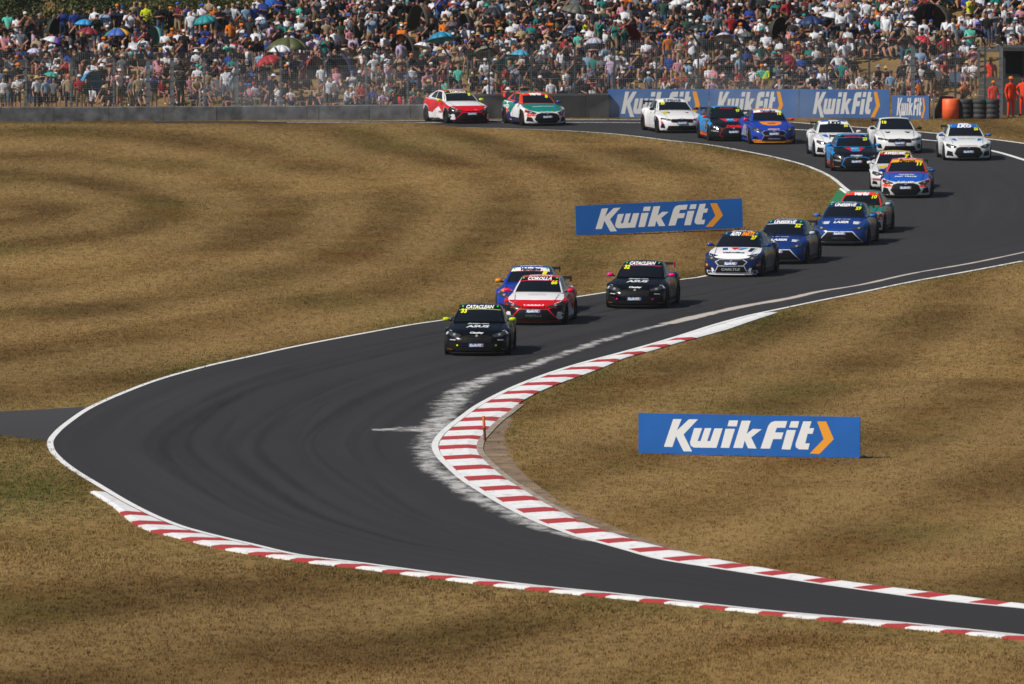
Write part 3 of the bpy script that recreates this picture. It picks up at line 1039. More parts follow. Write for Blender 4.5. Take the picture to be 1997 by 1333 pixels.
# front graphics of the five makes: half outlines in the front view, (x, z)
FRONTS = {
    'star':   dict(head=[(.44,.60),(.60,.655),(.80,.70),(.84,.63),(.70,.555),(.50,.545)], grille=[(-.42,.40),(.42,.40),(.46,.56),(.28,.60),(-.28,.60),(-.46,.56)],
                   low=[(-.62,.16),(.62,.16),(.52,.27),(-.52,.27)], vent=[(.56,.20),(.86,.22),(.84,.40),(.62,.38)]),
    'trap':   dict(head=[(.40,.585),(.62,.645),(.86,.70),(.84,.63),(.66,.56),(.44,.54)], grille=[(-.74,.17),(.74,.17),(.60,.30),(.42,.485),(-.42,.485),(-.60,.30)],
                   low=None, vent=None),
    'oval':   dict(head=[(.46,.60),(.62,.665),(.82,.71),(.86,.62),(.70,.545),(.50,.55)], grille=[(-.40,.40),(.40,.40),(.50,.50),(.38,.565),(-.38,.565),(-.50,.50)],
                   low=[(-.52,.17),(.52,.17),(.42,.36),(-.42,.36)], vent=[(.64,.22),(.86,.24),(.82,.36),(.68,.34)]),
    'hexa':   dict(head=[(.46,.575),(.64,.64),(.84,.69),(.86,.60),(.74,.53),(.52,.52)], grille=[(-.40,.15),(.40,.15),(.56,.30),(.46,.52),(.32,.56),(-.32,.56),(-.46,.52),(-.56,.30)],
                   low=None, vent=[(.58,.20),(.86,.22),(.82,.42),(.66,.38)]),
    'kidney': dict(head=[(.42,.575),(.60,.62),(.84,.655),(.85,.585),(.66,.55),(.44,.54)], grille=[(-.47,.48),(-.05,.445),(.05,.445),(.47,.48),(.46,.585),(.06,.61),(-.06,.61),(-.46,.585)],
                   low=[(-.66,.15),(.66,.15),(.58,.33),(-.58,.33)], vent=[(.70,.22),(.87,.24),(.84,.42),(.74,.40)]),
}

def wheel_data():
    t = MB(); t.lathe([(.215,-.115),(.30,-.12),(.325,-.10),(.33,0),(.325,.10),(.30,.12),(.215,.115),(.20,0),(.215,-.115)], 26, 'x')
    r = MB(); r.lathe([(.215,-.10),(.225,-.105),(.215,-.06),(.20,.08)], 26, 'x')
    r.lathe([(0.001,-.085),(.05,-.085),(.055,-.06),(.001,-.05)], 12, 'x')
    for k in range(10):
        a = 2 * math.pi * k / 10
        r.tube((-.07, .045 * math.cos(a), .045 * math.sin(a)), (-.085, .21 * math.cos(a), .21 * math.sin(a)), .016, 4)
    d = MB(); d.lathe([(.001,.0),(.16,.0),(.16,.02),(.001,.02)], 18, 'x')
    return t.data('wheel', M_TYRE, True), r.data('rim', M_RIM), r.data('rim', M_RIMB), d.data('brake_disc', M_RIM)
TYRE_ME, RIM_ME, RIMB_ME, DISC_ME = wheel_data()

def mirror_data():
    m = MB()
    rows = []
    for k, (s, y) in enumerate(((.35, -.07), (.85, -.055), (1.0, -.01), (.98, .05), (.9, .065))):
        row = []
        for i in range(12):
            t = 2 * math.pi * i / 12
            row.append((.102 * s * math.copysign(abs(math.cos(t)) ** .75, math.cos(t)), y, .060 * s * math.copysign(abs(math.sin(t)) ** .75, math.sin(t))))
        rows.append(row)
    m.grid(rows, True)
    m.add(rows[0], [tuple(range(11, -1, -1))]); m.add(rows[-1], [tuple(range(12))])
    return m
MIRROR = mirror_data()
_wing = {}
def wing_data(w, key):
    m = MB()
    prof = [(-.14,.0),(-.10,.022),(.0,.035),(.10,.05),(.14,.062),(.10,.032),(.0,.010),(-.10,-.006)]
    m.grid([[(x, a, b) for a, b in prof] for x in np.linspace(-w, w, 5)], True)
    return m

def build_car(spec):
    """one touring car: body, screens, wheels, wing, lamps, livery"""
    saloon = spec.get('saloon', False)
    sh = SHELLS['saloon' if saloon else 'hatch']
    fr = FRONTS[spec['front']]
    a = math.radians(-spec['yaw'])
    g = G(*spec['at'])
    R = Matrix.Rotation(a, 3, 'Z')
    root = empty('race_car', g - R @ Vector((0, -2.2, 0)), a)
    tag(root, spec['label'], 'race car', 'touring cars in the race')
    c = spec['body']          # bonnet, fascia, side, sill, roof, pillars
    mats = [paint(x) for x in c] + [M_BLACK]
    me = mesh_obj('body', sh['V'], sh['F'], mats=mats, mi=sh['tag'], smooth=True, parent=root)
    m_ = me.modifiers.new('edge', 'EDGE_SPLIT'); m_.split_angle = math.radians(38)
    # arches, dark behind the wheels
    ar = MB()
    for wy in (WHEEL_F, WHEEL_R):
        for s in (-1, 1):
            ar.box((s * .66, wy, .42), (.30, .80, .50))
    ar.box((0, -.05, .22), (1.5, 3.7, .14))
    ar.build('underbody', M_BLACK, root)
    # screens
    def patch(name, fn, us, vs_, m, off=.007):
        rows = []
        for u in us:
            row = []
            for v in vs_:
                p = fn(u, v); e = 1e-3
                n = (fn(u + e, v) - fn(u - e, v)).cross(fn(u, v + e) - fn(u, v - e)).normalized()
                if n.dot(p - Vector((0, .3, .7))) < 0: n = -n
                row.append(p + n * off)
            rows.append(row)
        b = MB(); b.grid(rows); 
        return b.build(name, m, root, True)
    ls = lambda a_, b_, k: list(np.linspace(a_, b_, k))
    ws = patch('windscreen', sh['Wd'], ls(-.93, .93, 13), ls(.03, .97, 7), M_GLASS)
    st = patch('sun_strip', sh['Wd'], ls(-.965, .965, 13), ls(.735, 1.0, 4), vinyl(spec['strip']), .011)
    if spec.get('strip_edge'):
        e_ = patch('strip_edge', sh['Wd'], ls(-.965, .965, 13), ls(.70, .735, 2), vinyl(spec['strip_edge']), .011); e_.parent = st
    for s in (-1, 1):
        f = lambda v, w, s=s: sh['Sd'](s, v, w)
        patch('side_window', f, ls(.10, .44, 6), ls(.14, .88, 4), M_GLASS)
        patch('side_window', f, ls(.48, .80, 6), ls(.14, .88, 4), M_GLASS)
    patch('rear_window', sh['Rs'], ls(-.9, .9, 7), ls(.08, .9, 4), M_GLASS)
    # strip lettering, dots
    t = spec.get('strip_text')
    if t:
        col = vinyl(spec.get('strip_col', '#eef0f2'))
        wd = spec.get('strip_w', .74)
        if isinstance(t, str): t = [(t, 0.0, wd, col)]
        else: t = [(x[0], x[1], x[2], vinyl(x[3])) for x in t]
        for s_, cx, w_, m in t:
            if 'Q' in s_:      # the bold Q is drawn as a ring with its tail
                s_ = s_.replace('Q', 'O')
                decal(sh, 'letter_tail', 'front', fan([(cx + w_ * .30, 1.283), (cx + w_ * .345, 1.29), (cx + w_ * .44, 1.247), (cx + w_ * .38, 1.247)], .05), m, st, .024)
            decal(sh, 'lettering', 'front', place_text(s_, cx, 1.305 + spec.get('dz', 0), w_, .112 if len(s_) < 6 else .092, .25, .06 if len(s_) < 6 else .04), m, st, .021)
    if spec.get('dots', True):
        for s in (-1, 1):
            k = [(s * .50 + .028 * math.cos(q), 1.318 + .026 * math.sin(q)) for q in np.linspace(0, 5.5, 8)]
            decal(sh, 'green_dot', 'front', fan(k), M_DOT, st, .016)
    if spec.get('roof_text'):
        s_, colr = spec['roof_text']
        decal(sh, 'lettering', 'top', place_text(s_, 0, .10, .70, .22, .2, .03), vinyl(colr), root, .008)
    if spec.get('roof_patch'):
        for poly, colr in spec['roof_patch']:
            decal(sh, 'roof_panel', 'top', fan(poly), vinyl(colr), root, .005)
    num, side = spec['num']
    decal(sh, 'race_number', 'front', place_text(num, .455 * side, 1.205, .18, .11, .1, .05), M_NUM, ws, .014)
    # lamps and openings
    for s in (-1, 1):
        hp = fr['head'] if s > 0 else mirror_poly(fr['head'])
        hl = decal(sh, 'headlight', 'front', fan(hp, .07), M_LAMP, root, .012)
        cx = sum(p[0] for p in hp) / len(hp); cz = sum(p[1] for p in hp) / len(hp)
        k = [(cx + .045 * math.cos(q), cz + .032 * math.sin(q)) for q in np.linspace(0, 5.6, 9)]
        decal(sh, 'bulb', 'front', fan(k), M_LAMPI, hl, .018)
        if fr['vent']:
            vp = fr['vent'] if s > 0 else mirror_poly(fr['vent'])
            decal(sh, 'side_intake', 'front', fan(vp, .08), M_MESH if spec.get('dark_vent', True) else vinyl(spec['vent']), root, .008)
    fro = spec.get('frame')
    def grow(p, k):
        cx = sum(q[0] for q in p) / len(p); cy = sum(q[1] for q in p) / len(p)
        return [(cx + (x - cx) * (1 + k * .8), cy + (y - cy) * (1 + k * 1.9)) for x, y in p]
    if fro:
        decal(sh, 'grille_frame', 'front', fan([(x, max(.145, y)) for x, y in grow(fr['grille'], .075)], .08), vinyl(fro), root, .009)
        if fr['low'] and spec.get('frame_low', True):
            decal(sh, 'grille_frame', 'front', fan([(x, max(.145, y)) for x, y in grow(fr['low'], .06)], .08), vinyl(fro), root, .009)
    gr = decal(sh, 'grille', 'front', fan(fr['grille'], .08), M_MESH, root, .013)
    zs = [p[1] for p in fr['grille']]
    for z in np.arange(min(zs) + .03, max(zs) - .02, .036):
        wv = min(abs(p[0]) for p in fr['grille'] if abs(p[0]) > .1) * .92
        decal(sh, 'slat', 'front', fan([(-wv, z), (wv, z), (wv, z + .010), (-wv, z + .010)], .12), M_BLACK, gr, .022)
    if fr['low']:
        decal(sh, 'lower_intake', 'front', fan(fr['low'], .08), M_MESH, root, .013)
    em = [(.04 * math.cos(q), max(zs) - .02 + .034 * math.sin(q)) for q in np.linspace(0, 5.9, 12)]
    decal(sh, 'badge', 'front', fan(em), M_LAMPI, gr, .026)
    pz = spec.get('plate_z', .375)
    pl = decal(sh, 'sponsor_plate', 'front', fan([(-.22, pz - .052), (.22, pz - .052), (.22, pz + .052), (-.22, pz + .052)], .1), M_KWB, root, .030)
    decal(sh, 'lettering', 'front', place_logo(LOGO_W, -.0, pz, .50, .105), M_KWW, pl, .036)
    decal(sh, 'chevron', 'front', place_logo(LOGO_Y, -.0, pz, .50, .105), M_KWO, pl, .036)
    # livery artwork
    for k, (view, poly, colr, nm) in enumerate(spec.get('art', [])):
        polys = [poly]
        if nm.startswith('*'):
            nm = nm[1:]
            if view in ('front', 'top'): polys = [poly, mirror_poly(poly)]
        for p in polys:
            views = ['left', 'right'] if view == 'side' else [view]
            for vw in views:
                decal(sh, nm, vw, fan(p, .10), vinyl(colr) if not spec.get('gloss', True) else paint(colr), root, .0035 + .0004 * k)
    for k, (view, s_, cx, cy, w, h, colr) in enumerate(spec.get('text', [])):
        if view == 'side':
            decal(sh, 'lettering', 'left', place_text(s_, cx, cy, w, h, .1, .02, True), vinyl(colr), root, .012)
            decal(sh, 'lettering', 'right', place_text(s_, cx, cy, w, h, .1, .02), vinyl(colr), root, .012)
        else:
            decal(sh, 'lettering', view, place_text(s_, cx, cy, w, h * 1.12, .2, .045), vinyl(colr), root, .016)
    # shut lines
    if 'art_lines' not in spec:
        for s in (-1, 1):
            decal(sh, 'shut_line', 'top', fan([(s * .66, -1.02), (s * .672, -1.02), (s * .60, -1.9), (s * .588, -1.9)], .12), M_MESH, root, .0125)
        for vw in ('left', 'right'):
            for y0, y1 in ((-.93, -.80), (.12, .14), (.98, 1.02)):
                decal(sh, 'shut_line', vw, fan([(y0, .2), (y0 + .014, .2), (y1 + .014, .90), (y1, .90)], .12), M_MESH, root, .0125)
            decal(sh, 'door_handle', vw, fan([(-.06, .78), (.08, .785), (.08, .81), (-.06, .805)], .12), M_BLACK, root, .014)
    # wheels
    rim = RIMB_ME if spec.get('bronze') else RIM_ME
    for wy in (WHEEL_F, WHEEL_R):
        for s in (-1, 1):
            w = data_obj('wheel', TYRE_ME, root, (s * .835, wy, .33), (0, 0, 0 if s < 0 else math.pi))
            data_obj('rim', rim, w); data_obj('brake_disc', DISC_ME, w)
    # mirrors
    mm = paint(spec['mirror'])
    for s in (-1, 1):
        mb = MB(); mb.v = [(x + s * .96, y - .60, z + .985) for x, y, z in MIRROR.v]; mb.f = list(MIRROR.f)
        mo = mb.build('wing_mirror', mm, root, True)
        sb = MB(); sb.tube((s * .80, -.56, .94), (s * .90, -.59, .965), .022, 6); sb.build('mirror_stalk', M_BLACK, mo)
    # splitter, wing, aerial
    sp = MB()
    out = [(-.80,-1.88),(-.68,-2.10),(-.45,-2.225),(0,-2.27),(.45,-2.225),(.68,-2.10),(.80,-1.88)]
    sp.grid([[(x, y, .095), (x, y, .125), (x * .9, y + .35, .125), (x * .9, y + .35, .095)] for x, y in out], True)
    sp.build('front_splitter', M_BLACK if not spec.get('splitter') else vinyl(spec['splitter']), root)
    for s in (-1, 1):
        sk = MB(); sk.box((s * .885, -.02, .15), (.06, 1.75, .07)); sk.build('side_skirt', M_BLACK if not spec.get('skirt') else vinyl(spec['skirt']), root)
    wz = 1.20 if not saloon else 1.17
    wm = wing_data(.70, 0)
    wm.v = [(x, y + 2.06, z + wz) for x, y, z in wm.v]
    wg = wm.build('rear_wing', M_BLACK if not spec.get('wing') else vinyl(spec['wing']), root, True)
    for s in (-1, 1):
        e = MB(); e.box((s * .712, 2.06, wz), (.018, .34, .17)); e.build('end_plate', vinyl(spec.get('plate', '#17191b')), wg)
        e = MB(); e.box((s * .38, 2.03, wz - .11), (.02, .10, .22)); e.build('wing_stand', M_BLACK, wg)
    an = MB(); an.tube((0, .35, 1.40), (.01, .42, 1.56), .007, 5, .004); an.build('aerial', M_BLACK, root)
    ex = MB(); ex.box((0, 2.13, .30), (1.35, .10, .26)); ex.build('rear_bumper_panel', M_BLACK, root)
    return root

K_, W_, NV = '#050608', '#e9ebee', '#12244e'
LIME, PINK, RED, TEAL, ORG = '#c3d60a', '#f01484', '#e01426', '#107a70', '#f08c1e'
HOODV = [(-.66,-1.00),(.66,-1.00),(.62,-1.5),(.45,-2.0),(-.45,-2.0),(-.62,-1.5)]
def black_car(num, acc, at, yaw, label):
    return dict(label=label, at=at, yaw=yaw, front='star', saloon=True, body=[K_]*6, strip='#07090b', strip_edge=acc, strip_text='CATACLEAN', strip_w=.80, num=(num, -1), mirror=acc, plate=acc if acc == PINK else '#17191b',
        plate_z=.325,
        text=[('top','Snap-on',0,-1.18,.62,.16,'#b9c0c8'),('top','ASUS',0,-1.46,.68,.20,'#d9dde2'),('front','Cleeley',0,.655,.40,.050,'#e0e3e6'),
              ('front','Cleeley',-.68,.47,.18,.035,'#d0d4d8'),('front','Cleeley',.68,.47,.18,.035,'#d0d4d8')],
        art=[('front',[(.62,.285),(.84,.30),(.83,.335),(.62,.318)],acc,'*accent'),('front',[(.53,.30),(.58,.30),(.58,.345),(.53,.345)],acc,'*accent'),
             ('front',[(.72,.72),(.80,.735),(.895,.66),(.90,.60),(.84,.63)],'#aeb4ba','*hatched_corner'),('front',[(.70,.19),(.86,.20),(.86,.235),(.70,.225)],'#8a5a14','*accent'),
             ('side',[(-.5,.3),(.9,.3),(.7,.5),(-.3,.5)],'#23272c','door_panel')])
CARS = [
    black_car('33', LIME, (929,695), 3.0, 'black touring car with lime green mirrors leading the field'),
    dict(label='red and white touring car with pink mirrors and red grille outline, behind the leading car', at=(1040,635), yaw=6, front='trap', body=['#e9e9ec','#101114','#c01824','#e6e6e8','#d01a2a','#d8dadd'], strip='#0b0c0e', strip_edge='#e81c40',
        strip_text='COROLLA', strip_w=.72, num=('66', 1), mirror='#ee1846', frame='#d2102a', plate_z=.435, roof_text=('morson', '#f0d8da'),
        text=[('front','COROLLA',0,.30,.50,.07,'#6a6e74'),('top','TOYOTA',0,-1.18,.55,.12,'#c9c2c6')],
        art=[('top',[(-.80,-1.62),(-.5,-1.72),(0,-1.76),(.5,-1.72),(.80,-1.62),(.70,-2.0),(.45,-2.13),(-.45,-2.13),(-.70,-2.0)],'#c8141f','bonnet_panel'),
             ('front',[(.55,.60),(.80,.74),(.93,.72),(.90,.62),(.80,.60)],'#d0141f','*wing_panel'),
             ('front',[(.66,.19),(.90,.20),(.90,.42),(.72,.42)],'#d5d7da','*corner_panel'),
             ('side',[(-1.8,.15),(-.98,.15),(-.98,.74),(-1.8,.70)],'#101114','wing_panel'),('side',[(-.98,.15),(1.0,.15),(.3,.5),(-.3,.62),(-.98,.45)],'#e4e4e6','door_panel')]),
    dict(label='blue and orange touring car half hidden behind the red and white one', at=(1024,615), yaw=5, front='oval', body=['#18389a']*6, strip='#e9eaec', strip_edge=ORG, strip_text='Valvoline', strip_col='#16336e', strip_w=.62, num=('1', 1), mirror=ORG,
        frame='#aab0b6', roof_text=('autoparts', '#d8dde6'),
        art=[('front',[(.40,.74),(.70,.80),(.94,.68),(.94,.60),(.80,.70)],ORG,'*wing_panel'),('front',[(-.50,1.30),(-.42,1.345),(-.36,1.30),(-.42,1.27)],'#d01c2c','strip_mark')]),
    black_car('32', PINK, (1237,603), 8, 'black touring car with pink mirrors running alone mid pack'),
    dict(label='navy touring car with white bonnet and white lower bumper', at=(1425,541), yaw=11, front='oval', body=['#e8eaec','#14285c','#162650','#1c2238',NV,NV], strip='#14295a', strip_text=[('AUTO',-.17,.34,'#eef0f2'),('PARTS',.24,.40,'#f0921e')], num=('27', 1), mirror='#1a3a90',
        frame='#c8ccd2', roof_text=('MOTOR OIL', '#dfe4ea'), plate_z=.445, splitter='#d9dbde',
        text=[('front','CARLYLE',0,.27,.62,.075,'#8e949c'),('top','Valvoline',0,-1.66,.72,.12,'#27303c')],
        art=[('top',[(-.46,-1.05),(-.30,-1.05),(-.24,-1.34),(-.42,-1.34)],'#1d3f96','bonnet_mark'),('top',[(-.20,-1.03),(.16,-1.03),(-.02,-1.36)],'#c81c34','bonnet_mark'),('top',[(.20,-1.05),(.40,-1.05),(.20,-1.36),(.06,-1.30)],'#2f82c8','bonnet_mark'),
             ('top',[(.46,-1.0),(.62,-1.0),(.56,-1.5),(.44,-1.5)],'#14224a','bonnet_mark'),
             ('front',[(.50,.15),(.90,.15),(.91,.31),(.60,.31)],'#dfe1e4','*bumper_panel'),('front',[(.80,.36),(.90,.37),(.90,.44),(.80,.43)],ORG,'*accent'),
             ('front',[(.46,.70),(.80,.76),(.90,.72),(.90,.60),(.62,.66)],'#16306e','*wing_panel'),('side',[(-1.0,.16),(.9,.16),(-.3,.6)],'#39415a','door_panel')]),
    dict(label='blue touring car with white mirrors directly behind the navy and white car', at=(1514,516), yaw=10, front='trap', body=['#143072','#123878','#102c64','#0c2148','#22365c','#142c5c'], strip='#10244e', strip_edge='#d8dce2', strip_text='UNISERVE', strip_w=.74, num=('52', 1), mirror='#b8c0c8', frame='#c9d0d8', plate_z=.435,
        roof_text=('LASER', '#9fb0c8'), text=[('top','LASER',0,-1.62,.56,.20,'#e6eaee'),('top','laser tools',0,-1.25,.56,.08,'#b8c4d4')],
        art=[('top',[(.42,-1.5),(.66,-1.5),(.62,-1.74),(.44,-1.74)],'#c6ced8','*bonnet_mark'),('side',[(-1.0,.2),(.9,.2),(.6,.62),(-.8,.62)],'#1a2c4c','door_panel')]),
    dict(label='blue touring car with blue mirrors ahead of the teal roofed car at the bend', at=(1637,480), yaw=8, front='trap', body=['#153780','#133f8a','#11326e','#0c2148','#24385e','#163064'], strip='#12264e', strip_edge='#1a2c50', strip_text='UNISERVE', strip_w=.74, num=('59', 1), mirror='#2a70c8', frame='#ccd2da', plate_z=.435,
        roof_text=('LASER', '#9fb0c8'), text=[('top','LASER',0,-1.62,.52,.22,'#e6eaee'),('top','laser tools',0,-1.25,.56,.08,'#b8c4d4'),('front','AIRTEC',0,.29,.5,.06,'#50565e')],
        art=[('top',[(.40,-1.46),(.66,-1.46),(.62,-1.76),(.42,-1.76)],'#cdd5de','*bonnet_mark'),('side',[(-1.0,.2),(.9,.2),(.6,.62),(-.8,.62)],'#1a2c4c','door_panel')]),
    dict(label='teal roofed touring car with red screen strip tucked behind the blue pair', at=(1669,456), yaw=8, front='hexa', body=[TEAL,'#d8dadc','#16635e','#4a4f58','#1d7f78','#d8382e'], strip='#e23a2c', strip_text='vertu', strip_w=.52, num=('10', 1), mirror='#b8bec4', frame=None,
        art=[('front',[(.40,.70),(.80,.76),(.94,.66),(.92,.44),(.72,.50),(.50,.52)],'#e8402e','*wing_panel'),('side',[(-1.8,.2),(-1.0,.2),(-1.0,.72),(-1.8,.7)],'#e8402e','wing_panel'),('side',[(-.9,.2),(.9,.2),(.5,.6),(-.5,.6)],'#5a6068','door_panel')]),
    dict(label='blue and red touring car with amber screen strip ahead of the white red-stripped car', at=(1766,387), yaw=3.5, front='hexa', body=['#1a55b4','#c9ccd0','#1a2e62','#2a2e3c','#c8343a','#d03030'], strip='#eda01c', strip_text='Farron', strip_col='#3a2408', strip_w=.60, num=('11', 1), mirror='#2050a8', roof_text=('vertu', '#f2d0d0'), plate_z=.40,
        text=[('top','FAST TRACK',0,-1.62,.84,.13,'#dce4ee'),('top','Autobrite',0,-1.36,.6,.12,'#cfd8e4'),('front','G HILLARD',0,.60,.62,.055,'#dfe3e8')],
        art=[('front',[(.40,.46),(.58,.52),(.78,.75),(.94,.72),(.94,.46),(.70,.42)],'#ee3d28','*wing_panel')]),
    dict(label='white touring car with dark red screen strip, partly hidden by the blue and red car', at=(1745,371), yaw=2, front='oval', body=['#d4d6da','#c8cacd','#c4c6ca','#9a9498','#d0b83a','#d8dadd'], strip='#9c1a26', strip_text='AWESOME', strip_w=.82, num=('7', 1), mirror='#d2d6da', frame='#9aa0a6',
        art=[('front',[(.50,.36),(.92,.38),(.92,.46),(.50,.44)],'#8c4a4c','*bumper_panel'),('top',[(-.62,-1.1),(-.30,-1.1),(-.34,-1.5),(-.60,-1.5)],'#d9b224','bonnet_mark'),('top',[(-.60,-1.6),(-.3,-1.55),(-.3,-1.75),(-.58,-1.8)],'#2a58a8','bonnet_mark')]),
    dict(label='black touring car with light blue roof and bonnet stripes before the white cars', at=(1671,335), yaw=-3, front='hexa', body=['#0d1018','#0c0e12','#1f7cc0','#b0301e','#2a8ccc','#1a62a0'], strip='#0a1624', strip_edge='#2c8ad0', strip_text='VERDICAL', strip_col='#8e1c2a', strip_w=.66, num=('23', 1), mirror='#2a86cc', frame='#2674b8', plate_z=.40,
        text=[('front','HYUNDAI',0,.625,.46,.04,'#c8ccd0'),('top','97',0,-1.30,.30,.16,'#a8d0ee')],
        art=[('top',[(-.17,-1.0),(.17,-1.0),(.14,-1.66),(-.14,-1.66)],'#2a86cc','bonnet_stripe'),('top',[(.17,-1.0),(.44,-1.0),(.16,-1.66),(.14,-1.66)],'#c02438','*bonnet_stripe'),
             ('front',[(.60,.40),(.88,.43),(.87,.48),(.62,.46)],'#7c838c','*accent'),('front',[(.58,.20),(.80,.19),(.86,.26),(.66,.25)],'#8a9098','*accent'),('side',[(-1.8,.13),(-1.0,.13),(-1.0,.32),(-1.8,.36)],'#d83a1c','wing_panel')]),
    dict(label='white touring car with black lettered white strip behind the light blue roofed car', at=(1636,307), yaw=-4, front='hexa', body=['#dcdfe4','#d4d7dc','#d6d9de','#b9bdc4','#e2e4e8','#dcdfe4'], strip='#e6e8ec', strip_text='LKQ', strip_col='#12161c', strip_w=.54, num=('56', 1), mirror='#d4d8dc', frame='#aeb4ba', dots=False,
        roof_patch=[([(-.5,-.05),(-.2,-.08),(-.2,.5),(-.5,.5)],'#2458a8'),([(.2,-.08),(.5,-.05),(.5,.5),(.2,.5)],'#2458a8')],
        art=[('top',[(-.62,-1.1),(-.40,-1.1),(-.34,-1.62),(-.50,-1.5)],'#2a62b8','*bonnet_mark'),('front',[(.60,.30),(.72,.30),(.72,.40),(.60,.40)],'#70767e','*bumper_mark'),('side',[(-1.75,.13),(-1.5,.13),(-1.5,.3),(-1.75,.34)],'#e87c1c','wing_mark'),('side',[(-1.0,.2),(.2,.2),(-.6,.6)],'#2a62b8','door_panel')]),
    dict(label='plain white touring car with black mirrors and two bonnet vents', at=(1755,300), yaw=-4, front='kidney', saloon=True, body=['#dddfe2','#d6d8dc','#d2d4d8','#c4c6ca','#d9dbde','#d6d8dc'], strip='#11141a', strip_text=None, dots=False, num=('10', -1), mirror='#15171a', plate_z=.435,
        art=[('top',[(-.52,-1.18),(-.28,-1.18),(-.34,-1.42),(-.46,-1.42)],'#14161a','*bonnet_vent')]),
    dict(label='white and blue touring car trailing the field by the pale verge', at=(1889,314), yaw=-3, front='hexa', body=['#d6dade','#d4d7dc','#d2d5da','#b4b8be','#2a62b0','#d4d8de'], strip='#2560b4', strip_text='LKQ', strip_col='#e8ecf2', strip_w=.58, num=('56', 1), mirror='#2a62b4', frame='#b4bac2',
        roof_patch=[([(-.2,-.10),(.2,-.10),(.2,.6),(-.2,.6)],'#d8dce2')],
        text=[('top','Brisky Racing',0,-1.35,.72,.12,'#8a9098')],
        art=[('top',[(-.62,-1.2),(-.46,-1.2),(-.40,-1.62),(-.56,-1.5)],'#2a62b8','*bonnet_mark'),('front',[(-.36,.60),(.36,.60),(.38,.63),(-.38,.63)],'#c8a81c','bonnet_band'),('front',[(.62,.26),(.74,.26),(.74,.38),(.62,.38)],'#6a7078','*bumper_mark'),('side',[(-1.75,.13),(-1.5,.13),(-1.5,.3),(-1.75,.34)],'#d87c1c','wing_mark')]),
    dict(label='royal blue and orange touring car with red mirrors in front of the far banners', at=(1510,282), yaw=-7, front='oval', body=['#1c3ca4','#1c3a9c','#20409c','#1a2a6a',ORG,'#2044a8'], strip='#e4e6ea', strip_edge='#c83a1c', strip_text='Valvoline', strip_col='#1a3470', strip_w=.62, num=('18', 1), mirror='#d8202e', frame='#9098a2', plate_z=.445, splitter='#e8921c', skirt='#223c8c',
        text=[('front','autoparts',0,.625,.5,.05,'#e0b868'),('front','Cataclean',0,.26,.52,.06,'#8088a0'),('top','NAPA',0,-1.38,.34,.14,'#2a2450')],
        art=[('top',[(-.46,-1.02),(.46,-1.02),(.40,-1.45),(.18,-1.66),(-.18,-1.66),(-.40,-1.45)],ORG,'bonnet_panel'),('front',[(.40,.14),(.90,.15),(.90,.21),(.46,.20)],'#e8981c','*bumper_panel'),('side',[(-1.1,.2),(-.5,.2),(-.8,.7)],ORG,'door_panel'),('side',[(-.4,.3),(.9,.3),(.5,.75),(-.2,.75)],'#9aa0b4','door_panel')]),
    dict(label='black touring car with light blue flank and red bonnet lettering, beside the royal blue car', at=(1431,276), yaw=-8, front='hexa', body=['#0d1016','#0c0d10','#2486c8','#c83424','#2a88c8','#0f1218'], strip='#14141a', strip_text='AUDEMAX', strip_col='#7a2430', strip_w=.60, num=('97', 1), mirror='#e02c34', frame='#8c1c22', plate_z=.40,
        text=[('front','DEVEL',.05,.625,.66,.07,'#e8202c'),('top','97',0,-1.30,.30,.16,'#a8d0ee')],
        art=[('top',[(-.17,-1.0),(.17,-1.0),(.14,-1.5),(-.14,-1.5)],'#2a86cc','bonnet_stripe'),('top',[(.17,-1.0),(.44,-1.0),(.24,-1.5),(.14,-1.5)],'#d02838','*bonnet_stripe'),('front',[(.60,.40),(.88,.43),(.87,.48),(.62,.46)],'#8a9098','*accent'),
             ('side',[(-1.0,.14),(1.0,.14),(1.0,.3),(-1.0,.26)],'#e86a1c','sill_panel'),('side',[(-1.0,.5),(-.1,.45),(-.3,.85),(-.9,.85)],'#3a4450','door_panel')]),
    dict(label='white touring car with pink and yellow paint splashes in front of the first far banner', at=(1331,260), yaw=-12, front='kidney', saloon=True, body=['#dfe0e2','#dcdde0','#dedfe2','#d4d6da','#e2e3e6','#dedfe2'], strip='#e4e5e8', strip_text='SUPERHUB', strip_col='#3a4048', strip_w=.74, num=('29', -1), mirror='#15171a', plate_z=.435, dots=False,
        art=[('top',[(-.62,-1.05),(-.34,-1.02),(-.44,-1.35),(-.60,-1.5)],'#c8c032','bonnet_splash'),('top',[(.30,-1.2),(.50,-1.25),(.40,-1.42)],'#22262c','*bonnet_vent'),('front',[(.78,.26),(.90,.28),(.91,.50),(.84,.56),(.76,.44)],'#d02c80','*bumper_splash'),('front',[(-.5,.14),(.5,.14),(.46,.19),(-.46,.19)],'#c8cc28','bumper_splash'),
             ('side',[(1.3,.5),(1.7,.4),(1.6,.8),(1.35,.85)],'#a83a64','quarter_splash'),('side',[(.6,.14),(1.0,.14),(.9,.3)],'#e8921c','sill_mark'),('side',[(-.9,.45),(-.7,.45),(-.72,.7),(-.88,.7)],'#2a4a90','door_mark')]),
    dict(label='teal, white and red touring car chasing the far leader along the dark barrier', at=(1068,246), yaw=-16, front='hexa', body=['#127a72','#d8dade','#e0e2e5','#2a3060','#1f7f78','#e0452f'], strip='#e23a2a', strip_text='vertu', strip_w=.52, num=('1', 1), mirror='#23449c', bronze=True, plate='#e2452f', wing='#2a3036', plate_z=.40,
        text=[('top','autoaid breakdown',0,-1.50,.95,.12,'#9cc8c0'),('front','GARDX',0,.60,.62,.05,'#c4cad2'),('side','vertu',1.0,.78,.6,.16,'#e8ecee')],
